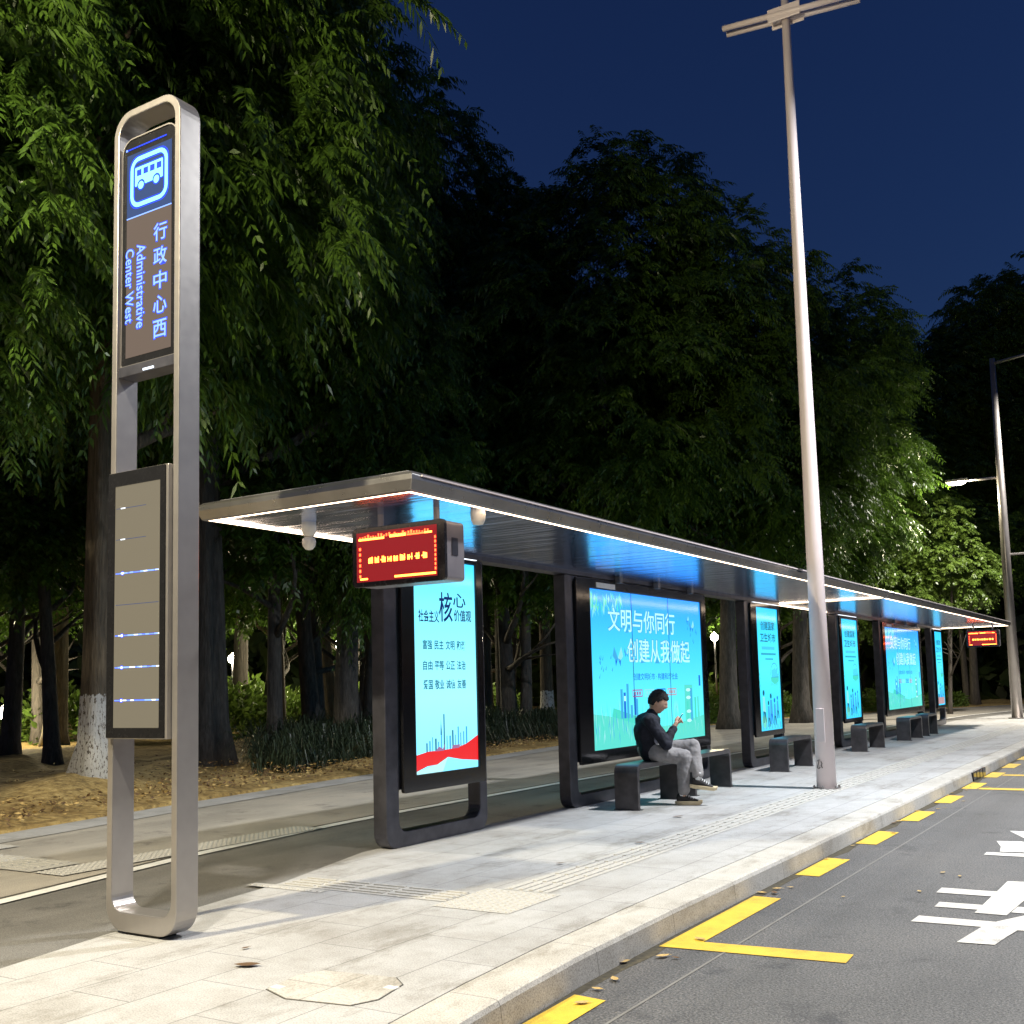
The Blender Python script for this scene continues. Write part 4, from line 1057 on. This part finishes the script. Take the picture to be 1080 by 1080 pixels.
# tall ornamental grass along the verge
def grass(name, seed, n, ylo, yhi, d0, d1, hmin, hmax, mat, wd=.012):
    rng = np.random.default_rng(seed)
    yy = rng.uniform(ylo, yhi, n); d = d0+(d1-d0)*rng.random(n)**1.3
    xx = np.interp(yy, vy, vx)-d
    keep = (-xx/yy < .96+.06*np.sin(yy*7)) | (hmax < .3); yy, d, xx = yy[keep], d[keep], xx[keep]; n = len(yy)
    clump = .5+.35*np.sin(xx*2.1+yy*1.3)*np.cos(yy*1.9-xx)+.25*np.sin(xx*5.3)*np.sin(yy*4.7)
    h = rng.uniform(hmin*.5, hmax, n)*(.55+.55*clump)*(1-.35*np.exp(-(d-d0)/.3)); base = np.stack([xx, yy, np.full(n, .04)], 1); az = rng.uniform(0, 6.28, n); out = h*rng.uniform(.2, 1.25, n)
    dirv = np.stack([np.cos(az), np.sin(az), np.zeros(n)], 1); side = np.stack([-np.sin(az), np.cos(az), np.zeros(n)], 1)*wd*rng.uniform(.6, 1.5, (n, 1))
    up = np.array([0, 0, 1.0])
    p1 = base+dirv*out[:, None]*.3+up*(h*.62)[:, None]; p2 = base+dirv*out[:, None]*.75+up*(h*.95)[:, None]; p3 = base+dirv*out[:, None]*1.2+up*(h*(.72-.6*rng.random(n)))[:, None]
    q1 = np.stack([base-side*.6, base+side*.6, p1+side, p1-side], 1); q2 = np.stack([p1-side, p1+side, p2+side*.8, p2-side*.8], 1); q3 = np.stack([p2-side*.8, p2+side*.8, p3+side*.1, p3-side*.1], 1)
    V = np.concatenate([q1, q2, q3]).reshape(-1, 3)
    return tag(link_obj(name, np_mesh(name, V, np.arange(len(V)).reshape(-1, 4), mat)), kind='stuff')
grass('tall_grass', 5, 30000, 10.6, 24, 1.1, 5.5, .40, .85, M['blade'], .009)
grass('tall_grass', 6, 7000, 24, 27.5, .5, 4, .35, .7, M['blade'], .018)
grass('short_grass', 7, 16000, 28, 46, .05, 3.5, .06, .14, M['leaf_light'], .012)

# low bushes and big-leaved plants behind the walkway
def bush_mesh(seed, n=1500, leaf=.05):
    rng = np.random.default_rng(seed); u = norm(rng.normal(size=(n, 3))); u[:, 2] = np.abs(u[:, 2])
    C = u*np.array([.62, .62, .6])*rng.uniform(.55, 1.05, (n, 1))*(1+.15*np.sin(u[:, :1]*7+seed)); C[:, 2] += .05
    a = norm(u+rng.normal(size=(n, 3))*.7); b = norm(np.cross(a, rng.normal(size=(n, 3)))); l = leaf*rng.uniform(.7, 1.5, (n, 1))
    V = np.stack([C, C+a*l+b*l*.45, C+a*l*2, C+a*l-b*l*.45], 1).reshape(-1, 3)
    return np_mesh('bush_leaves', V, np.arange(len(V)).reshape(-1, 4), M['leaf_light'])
BM = [bush_mesh(1), bush_mesh(2)]
def stems(mb, h, k, seed):
    rr = random.Random(seed)
    for j in range(k):
        a = rr.uniform(0, 6.28); mb.tube([(0, 0, -.05), (.12*math.cos(a), .12*math.sin(a), h*.5), (.28*math.cos(a), .28*math.sin(a), h)], [.018, .013, .006], 6)
mb = MB(); stems(mb, .55, 6, 4); ob = mb.build('bush_stems', M['bark']); BS = ob.data; bpy.data.objects.remove(ob)
def bush(x, y, s, label, group, rz):
    root = thing('low_bush', (x, y, 0.02), label, 'bush', group, rz); root.scale = (s, s, s*.85)
    link_obj('leaves', BM[int(rz*10) % 2], root); link_obj('stems', BS, root)
rr = random.Random(8)
for k in range(9): bush(-12.5-rr.uniform(0, 1.0), 26.4+.62*k, rr.uniform(.8, 1.05), 'small-leaved bush in the low hedge right of the wide blue poster', 'bushes of the low hedge', rr.uniform(0, 6))
for k, (x, y, s) in enumerate(((-13.6, 33.0, 1.5), (-13.2, 35.2, 1.7), (-12.6, 37.3, 1.5), (-11.2, 40.6, 1.6), (-10.2, 43.0, 1.5), (-8.6, 46.2, 1.3))):
    bush(x, y, s, 'rounded bush on the lawn edge behind the cyan posters', 'rounded bushes at the lawn edge', 1.3*k)

for k, (x, y, sc) in enumerate(((-23.2, 21.6, 2.6), (-22.4, 23.6, 2.2), (-27.0, 26.2, 3.0), (-25.2, 24.6, 2.4), (-24.6, 29.2, 2.6), (-26.8, 19.0, 2.6), (-22.8, 34.8, 2.2), (-17.6, 43.0, 2.4))):
    bush(x, y, sc, 'shrub lit yellow green by the globe lamps deep in the wood', 'lamp-lit shrubs in the wood', 1.7*k)
def paddle_plant(x, y, s, seed, label, group):
    root = thing('broad_leaf_plant', (x, y, 0), label, 'plant', group); root.scale = (s, s, s)
    rr = random.Random(seed)
    for k in range(13):
        a = rr.uniform(0, 6.28); L = rr.uniform(.7, 1.1); el = rr.uniform(.5, 1.2); wv = rr.uniform(.10, .16)
        d = Vector((math.cos(a)*math.cos(el), math.sin(a)*math.cos(el), math.sin(el))); sd = Vector((-math.sin(a), math.cos(a), 0))
        p = d*.55; mb = MB(); V = []; 
        mb.tube([(0, 0, 0), d*.3, p], [.016, .013, .01], 5)
        m_ = 7
        for j in range(m_):
            t_ = j/(m_-1); c = p+d*L*t_+Vector((math.cos(a), math.sin(a), -.9))*L*.42*t_*t_; ww = wv*math.sin(math.pi*(.06+.93*t_))**.8
            V += [c-sd*ww+Vector((0, 0, .04*ww/wv)), c, c+sd*ww+Vector((0, 0, .04*ww/wv))]
        mb.smooth = True; mb.add(V, [(3*j+i, 3*j+i+1, 3*j+4+i, 3*j+3+i) for j in range(m_-1) for i in range(2)])
        mb.build('leaf', M['leaf'], root, origin=(x, y, 0))
    return root
PG = 'broad-leaved plants behind the walkway'
for k, (x, y, s) in enumerate(((-14.2, 32.0, 1.5), (-13.6, 30.2, 1.4), (-14.0, 36.5, 1.5), (-12.8, 34.0, 1.3), (-9.6, 46.8, 1.7), (-8.2, 47.6, 1.8), (-7.2, 48.8, 1.7), (-10.6, 44.8, 1.6), (-6.2, 50.5, 1.6), (-9.0, 49.5, 1.9))):
    paddle_plant(x, y, s, 50+k, 'dark plant with long paddle leaves in the bed ' + ('behind the low hedge' if k < 4 else 'under the far red LED board'), PG+(' by the hedge' if k < 4 else ' by the far board'))

# ------------------------------------------------------------------ fallen leaves
def fallen(x, y, z, L, rz, mat, label, group=None, curl=.25):
    mb = MB(); m_ = 6; V = []
    for j in range(m_):
        t_ = j/(m_-1); ww = L*.26*math.sin(math.pi*(.03+.95*t_)); c = (t_-.5)*L; hz = .006+curl*L*.35*(t_-.5)**2*4*.5
        V += [(c, -ww, hz+curl*ww*.6), (c, 0, hz), (c, ww, hz+curl*ww*.6)]
    mb.add(V, [(3*j+i, 3*j+i+1, 3*j+4+i, 3*j+3+i) for j in range(m_-1) for i in range(2)])
    mb.add([(L*.48, -.002, .006), (L*.68, -.002, .01), (L*.68, .002, .01), (L*.48, .002, .006)], [(0, 1, 2, 3)])
    o = mb.build('fallen_leaf', mat, origin=(0, 0, 0)); o.location = (x, y, z); o.rotation_euler = (0, 0, rz)
    return tag(o, label, 'leaf', group)
fallen(-3.98, 3.87, .002, .13, .55, M['brown_leaf'], 'single long brown fallen leaf lying on the pale paving right of the stop sign')
fallen(-4.25, 4.12, .002, .05, 1.4, M['brown_leaf'], 'tiny brown leaf scrap on the paving behind the long brown leaf')
fallen(-4.05, 7.05, .004, .07, 1.0, M['brown_leaf'], 'dark leaf scrap on the tactile paving before the near light box')
fallen(-3.95, 8.2, .004, .10, .3, M['brown_leaf'], 'dark leaf on the paving between the near light box and the kerb')
fallen(-4.35, 9.9, .004, .12, .9, M['brown_leaf'], 'dark flat leaf on the paving short of the seated man')
rr = random.Random(5)
for k in range(32):
    y = 4.3+rr.random()**1.2*11; x = -2.635+rr.random()**2.2*.30
    fallen(x+(.09 if y < 5 else 0), y, -.138, rr.uniform(.03, .085), rr.uniform(0, 6.28), M['dry_leaf'] if rr.random() < .8 else M['brown_leaf'], 'small dry leaf lying in the gutter along the kerb', 'dry leaves in the gutter', .5)
for k in range(5):
    fallen(-2.1+rr.random()*1.2, 5.2+rr.random()*4, -.138, rr.uniform(.03, .06), rr.uniform(0, 6.28), M['dry_leaf'], 'small dry leaf out on the dark asphalt', 'dry leaves on the road', .3)

# ------------------------------------------------------------------ the seated man
def eval_mesh(ob, name):
    dg = bpy.context.evaluated_depsgraph_get()
    me = bpy.data.meshes.new_from_object(ob.evaluated_get(dg)); me.name = name
    bpy.data.objects.remove(ob); return me
def skin(name, J, E, root, levels=2):
    """tapered capsules along the bones, overlapping at the joints; a remesh later fuses them into one surface"""
    mb = MB(); seg = 18
    for a_, b_ in E:
        pa, pb = Vector(J[a_][0]), Vector(J[b_][0]); ra, rb = J[a_][1], J[b_][1]
        ra = ra if isinstance(ra, tuple) else (ra, ra); rb = rb if isinstance(rb, tuple) else (rb, rb)
        ax = (pb-pa).normalized(); s1 = RV-ax*RV.dot(ax)
        if s1.length < .2: s1 = FU-ax*FU.dot(ax)
        s1.normalize(); s2 = ax.cross(s1); V = []
        rings = [(pa-ax*min(ra)*math.cos(t), ra, math.sin(t)) for t in (.12, .4, .8, 1.2)]+[(pa.lerp(pb, q), tuple(ra[i]+(rb[i]-ra[i])*q for i in (0, 1)), 1.0) for q in (0, .25, .5, .75, 1)]+[(pb+ax*min(rb)*math.cos(t), rb, math.sin(t)) for t in (1.2, .8, .4, .12)]
        for c, r_, q in rings:
            for k in range(seg):
                th = 2*math.pi*k/seg; V.append(c+s1*r_[0]*q*math.cos(th)+s2*r_[1]*q*math.sin(th))
        m_ = len(rings)
        mb.add(V, [(i*seg+k, i*seg+(k+1) % seg, (i+1)*seg+(k+1) % seg, (i+1)*seg+k) for i in range(m_-1) for k in range(seg)]+[tuple(range(seg))[::-1], tuple(range((m_-1)*seg, m_*seg))])
    return mb.build(name, M['white_paint'])
# local frame: u forward, v toward his right hand (the camera side is his right), z up
O3 = Vector((-5.0, 10.93, 0)); FU = Vector((.91, .4146, 0)); RV = Vector((.4146, -.91, 0))
def L3(u, v, z): return tuple(FU*u+RV*v+Vector((0, 0, z)))
person = thing('person', O3, 'man in a dark jacket and grey trousers sitting cross-legged, looking down at a phone', 'person')
def ellip(c, rad, tilt=0.0, seg=20, ring=14, fn=None):
    mb = MB(); V = []
    for i in range(ring+1):
        th = math.pi*i/ring
        for k in range(seg):
            ph = 2*math.pi*k/seg
            p = Vector((math.sin(th)*math.cos(ph), math.sin(th)*math.sin(ph), math.cos(th)))
            q = Vector((p.x*rad[0], p.y*rad[1], p.z*rad[2]))
            if fn: q = fn(p, q)
            ct, st = math.cos(tilt), math.sin(tilt); q = Vector((q.x*ct+q.z*st, q.y, -q.x*st+q.z*ct))
            V.append(L3(c[0]+q.x, c[1]+q.y, c[2]+q.z))
    F = [(i*seg+k, (i+1)*seg+k, (i+1)*seg+(k+1) % seg, i*seg+(k+1) % seg) for i in range(ring) for k in range(seg)]
    mb.add(V, F); return mb
TILT = .42
HC = (.015, 0, 1.095)
def face(p, q):
    q = q.copy()
    if p.x > 0:
        # flat face, brow, nose, mouth, chin
        q.x *= .93
        nz = math.exp(-((p.y)/.16)**2)
        q.x += .026*nz*math.exp(-((p.z+.18)/.16)**2)+.010*nz*math.exp(-((p.z+.02)/.2)**2)
        q.x += .010*math.exp(-(p.y/.5)**2)*math.exp(-((p.z-.2)/.12)**2)
        q.x -= .010*math.exp(-((abs(p.y)-.36)/.16)**2)*math.exp(-((p.z-.02)/.12)**2)
        q.x += .008*math.exp(-(p.y/.28)**2)*math.exp(-((p.z+.52)/.09)**2)
        q.x += .018*math.exp(-(p.y/.4)**2)*math.exp(-((p.z+.9)/.22)**2)
    if p.z < 0: q.y *= 1-.22*(p.z**2)
    return q
head = ellip(HC, (.098, .076, .122), TILT, 28, 22, face)
def at_head(x, y, z):
    ct, st = math.cos(TILT), math.sin(TILT); return (HC[0]+x*ct+z*st, HC[1]+y, HC[2]-x*st+z*ct)
J = {'pel': (L3(-.09, 0, .57), .085), 'wai': (L3(-.13, 0, .69), .075), 'che': (L3(-.135, 0, .81), .075), 'upp': (L3(-.09, 0, .895), .06), 'nk': (L3(-.055, 0, .985), .055), 'nk2': (L3(-.02, 0, 1.04), .052)}
E = [('pel', 'wai'), ('wai', 'che'), ('che', 'upp'), ('upp', 'nk'), ('nk', 'nk2')]
HAND = {1: dict(sh=(-.085, .165, .905), el=(.085, .215, .645), wr=(.165, .075, .815), pa=(.195, .045, .865)), -1: dict(sh=(-.085, -.165, .905), el=(.075, -.205, .650), wr=(.165, -.075, .800), pa=(.20, -.040, .850))}
for s_, h in HAND.items():
    k = 'r' if s_ > 0 else 'l'
    J[k+'sh'] = (L3(*h['sh']), .048); J[k+'el'] = (L3(*h['el']), .038); J[k+'wr'] = (L3(*h['wr']), .024); J[k+'pa'] = (L3(*h['pa']), (.034, .020))
    E += [('upp', k+'sh'), (k+'sh', k+'el'), (k+'el', k+'wr'), (k+'wr', k+'pa')]
LEG = {'r': dict(hp=(-.05, .095, .555), kn=(.265, .115, .505), an=(.245, .115, .105)), 'l': dict(hp=(-.05, -.095, .56), kn=(.37, .03, .615), an=(.405, .17, .285))}
for k, g in LEG.items():
    J[k+'hp'] = (L3(*g['hp']), .085); J[k+'kn'] = (L3(*g['kn']), .048); J[k+'an'] = (L3(*g['an']), .038)
    E += [('pel', k+'hp'), (k+'hp', k+'kn'), (k+'kn', k+'an')]
bo = skin('body_base', J, E, 'pel', 2); bme = eval_mesh(bo, 'body_base')
bm = bmesh.new(); bm.from_mesh(bme)
def merge(mb_or_me):
    if isinstance(mb_or_me, MB):
        ob = mb_or_me.build('bit', M['white_paint']); me = ob.data; bpy.data.objects.remove(ob)
    else: me = mb_or_me
    bm.from_mesh(me)
merge(head)
for sd in (-1, 1):
    e = ellip(at_head(-.012, sd*.074, -.012), (.022, .012, .033), TILT-.25, 12, 8); merge(e)
# fingers: short chains rooted in the palm, curled round the phone
for s_, h in HAND.items():
    p = Vector(h['pa'])
    for j in range(4):
        off = (j-1.5)*.017; l = (.052, .06, .057, .046)[j]
        base = p+Vector((.012+.012*j*.3, -.014*s_, .028-off*.55)); mid = base+Vector((.030, -.020*s_, .014)); tip = mid+Vector((.016, -.026*s_, -.012))
        FJ = {'a': (L3(*(p)), .012), 'b': (L3(*base), .0095), 'c': (L3(*mid), .0088), 'd': (L3(*tip), .0078)}
        merge(eval_mesh(skin('finger', FJ, [('a', 'b'), ('b', 'c'), ('c', 'd')], 'a', 1), 'finger'))
    th = {'a': (L3(*p), .012), 'b': (L3(p.x-.004, p.y-.012*s_, p.z+.032), .0105), 'c': (L3(p.x+.010, p.y-.026*s_, p.z+.056), .0095), 'd': (L3(p.x+.026, p.y-.030*s_, p.z+.070), .008)}
    merge(eval_mesh(skin('finger', th, [('a', 'b'), ('b', 'c'), ('c', 'd')], 'a', 1), 'finger'))
fme = bpy.data.meshes.new('body'); bm.to_mesh(fme); bm.free()
ob = bpy.data.objects.new('body_tmp', fme); COL.objects.link(ob)
rm = ob.modifiers.new('re', 'REMESH'); rm.mode = 'VOXEL'; rm.voxel_size = .006
sm = ob.modifiers.new('sm', 'SMOOTH'); sm.factor = .5; sm.iterations = 3
fme = eval_mesh(ob, 'body'); fme.materials.clear()
M['skin'] = plain('skin', (0.50, 0.31, 0.22), 0.5, 0, .08, 20)
M['jacket'] = plain('navy_jacket', (0.008, 0.010, 0.020), 0.85, 0, .3, 25, .4, 120)
M['trousers'] = plain('grey_trousers', (0.27, 0.26, 0.26), 0.85, 0, .15, 22, .4, 160)
M['hair'] = plain('black_hair', (0.010, 0.009, 0.010), 0.75, 0, .3, 60, .6, 120)
M['shoe_black'] = plain('black_suede', (0.015, 0.014, 0.014), 0.7); M['shoe_sole'] = plain('cream_sole', (0.62, 0.52, 0.34), 0.6); M['sock'] = plain('white_sock', (0.7, 0.7, 0.7), 0.9)
fme.materials.append(M['skin'])
for p in fme.polygons: p.use_smooth = True
body = link_obj('body', fme, person)
# hair: a cap over crown and back, fringe short over the brow
def hairfn(p, q):
    lim = -.55 if p.x < -.25 else -.12 if p.x < .12 else .10 if p.x < .38 else .40
    if p.z < lim: q = q*max(.60, 1-(lim-p.z)*1.6)
    q = q*(1+.035*math.sin(p.y*31+4*math.sin(p.x*9))*math.sin(p.x*6+p.z*11)+.02*math.sin(p.y*57+p.x*21)); return q+Vector((.004*math.sin(p.y*17+p.z*9), .003*math.sin(p.x*19), .004*math.sin(p.x*23+p.y*13)))
hc = at_head(-.008, 0, .014)
hb = ellip(hc, (.110, .088, .124), TILT, 64, 44, hairfn); hb.smooth = True; hb.sm = [True]*len(hb.sm)
ho = hb.build('hair', M['hair'], origin=(0, 0, 0)); ho.parent = person
def cloth(name, J, E, root, mat, fold=.006, fs=14, voxel=.009):
    ob = skin(name, J, E, root, 3)
    r_ = ob.modifiers.new('re', 'REMESH'); r_.mode = 'VOXEL'; r_.voxel_size = voxel
    s2 = ob.modifiers.new('sm', 'SMOOTH'); s2.factor = .5; s2.iterations = 7
    tx = bpy.data.textures.new('folds', 'CLOUDS'); tx.noise_scale = 1/fs; tx.noise_depth = 2
    d_ = ob.modifiers.new('dis', 'DISPLACE'); d_.texture = tx; d_.strength = fold*3; d_.mid_level = .5
    me = eval_mesh(ob, name); me.materials.clear(); me.materials.append(mat)
    for p in me.polygons: p.use_smooth = True
    return link_obj(name, me, person)
JJ = {'hem': (L3(-.085, 0, .545), (.175, .115)), 'wai': (L3(-.125, 0, .67), (.165, .115)), 'che': (L3(-.14, 0, .80), (.185, .125)), 'upp': (L3(-.105, 0, .895), (.145, .095)), 'col': (L3(-.065, 0, .975), (.068, .066))}
JE = [('hem', 'wai'), ('wai', 'che'), ('che', 'upp'), ('upp', 'col')]
for s_, h in HAND.items():
    k = 'r' if s_ > 0 else 'l'
    JJ[k+'sh'] = (L3(*h['sh']), .076); el = Vector(h['el']); JJ[k+'el'] = (L3(*el), .062); wr = Vector(h['wr']); mid = el.lerp(wr, .92); JJ[k+'wr'] = (L3(*mid), .042)
    JE += [('upp', k+'sh'), (k+'sh', k+'el'), (k+'el', k+'wr')]
jk = cloth('jacket', JJ, JE, 'che', M['jacket'], .011, 11, .007)
TJ = {'pel': (L3(-.08, 0, .565), (.165, .105))}; TE = []
for k, g in LEG.items():
    hp, kn, an = Vector(g['hp']), Vector(g['kn']), Vector(g['an'])
    TJ[k+'hp'] = (L3(*hp), .098); TJ[k+'th'] = (L3(*hp.lerp(kn, .6)), .088); TJ[k+'kn'] = (L3(*kn), .078); TJ[k+'sh'] = (L3(*kn.lerp(an, .5)), .070); TJ[k+'an'] = (L3(*kn.lerp(an, .88)), .062)
    TE += [('pel', k+'hp'), (k+'hp', k+'th'), (k+'th', k+'kn'), (k+'kn', k+'sh'), (k+'sh', k+'an')]
cloth('trousers', TJ, TE, 'pel', M['trousers'], .008, 11, .007)
def shoe(an, toe_dir, pitch):
    """an: ankle point (u,v,z); toe direction angle in the u-v plane, pitch up/down"""
    c, s_ = math.cos(toe_dir), math.sin(toe_dir); cp, sp = math.cos(pitch), math.sin(pitch)
    def P(f, l, h): # forward, lateral, up from ankle
        x = f*cp-h*sp; z = f*sp+h*cp
        return L3(an[0]+x*c-l*s_, an[1]+x*s_+l*c, an[2]+z)
    def loft(secs, mb):
        n = 14; V = []
        for f, w_, h0, h1 in secs:
            for k in range(n):
                a = 2*math.pi*k/n; hh = (h0+h1)/2+(h1-h0)/2*math.sin(a); V.append(P(f, w_*math.cos(a)*(1 if math.sin(a) < .3 else .85), hh))
        m_ = len(secs); mb.add(V, [(i*n+k, i*n+(k+1) % n, (i+1)*n+(k+1) % n, (i+1)*n+k) for i in range(m_-1) for k in range(n)]+[tuple(range(n)), tuple(range((m_-1)*n, m_*n))[::-1]])
    g = -.085
    up = MB(); up.smooth = True
    loft([(-.075, .022, g+.02, .0), (-.06, .036, g+.015, .015), (-.02, .040, g+.012, .02), (.03, .041, g+.012, .005), (.09, .045, g+.01, -.028), (.14, .042, g+.01, -.045), (.175, .026, g+.012, -.058)], up)
    o = up.build('shoe', M['shoe_black'], origin=(0, 0, 0)); o.parent = person
    so_ = MB(); so_.smooth = False
    n = 20; V = []
    for hh, gr in ((g-.018, 1.0), (g+.012, 1.06), (g+.022, 1.0)):
        for k in range(n):
            a = 2*math.pi*k/n; f = .052+.142*math.cos(a)*gr; w_ = (.046+.006*math.cos(a))*math.sin(a)*gr; V.append(P(f, w_, hh+(.012 if math.cos(a) > .9 else 0)))
    so_.add(V, [(i*n+k, i*n+(k+1) % n, (i+1)*n+(k+1) % n, (i+1)*n+k) for i in range(2) for k in range(n)]+[tuple(range(n))[::-1], tuple(range(2*n, 3*n))])
    q = so_.build('sole', M['shoe_sole'], origin=(0, 0, 0)); q.parent = o
    la = MB()
    for k in range(4): la.tube([P(.035+.022*k, -.03, -.008-.012*k), P(.035+.022*k, 0, .008-.012*k), P(.035+.022*k, .03, -.008-.012*k)], .004, 5)
    q = la.build('laces', M['sock'], origin=(0, 0, 0)); q.parent = o
    sk = MB(); sk.smooth = True; sk.tube([P(-.012, 0, -.01), P(-.008, 0, .06), P(-.006, 0, .075)], [.038, .034, .033], 12); q = sk.build('sock', M['sock'], origin=(0, 0, 0)); q.parent = person
shoe((.245, .115, .105), .12, 0.0)
shoe((.415, .175, .275), .15, -.12)
# phone in the hands (held: a thing of its own)
ph = thing('phone', O3+Vector(L3(.232, 0, .905)), 'dark mobile phone held in both hands of the seated man', 'phone')
mb = MB(); ax = Vector((.52, 0, .80)).normalized(); nn = Vector((-.80, 0, .52)).normalized()
c0 = Vector((.232, 0, .905))
def PP(a, b, c): q = c0+ax*a+Vector((0, 1, 0))*b+nn*c; return tuple(O3+Vector(L3(*q)))
out = rounded(-.037, -.075, .037, .075, .01, 3)
n = len(out); mb.add([PP(z_, y_, -.004) for y_, z_ in out]+[PP(z_, y_, .004) for y_, z_ in out], [tuple(range(n))[::-1], tuple(range(n, 2*n))]+[(i, (i+1) % n, n+(i+1) % n, n+i) for i in range(n)])
mb.build('case', M['bezel'], ph)
mb = MB(); mb.add([PP(-.07, -.033, .005), PP(-.07, .033, .005), PP(.07, .033, .005), PP(.07, -.033, .005)], [(0, 1, 2, 3)]); mb.build('screen', emit('phone_screen', (.35, .45, .6), .5), ph)
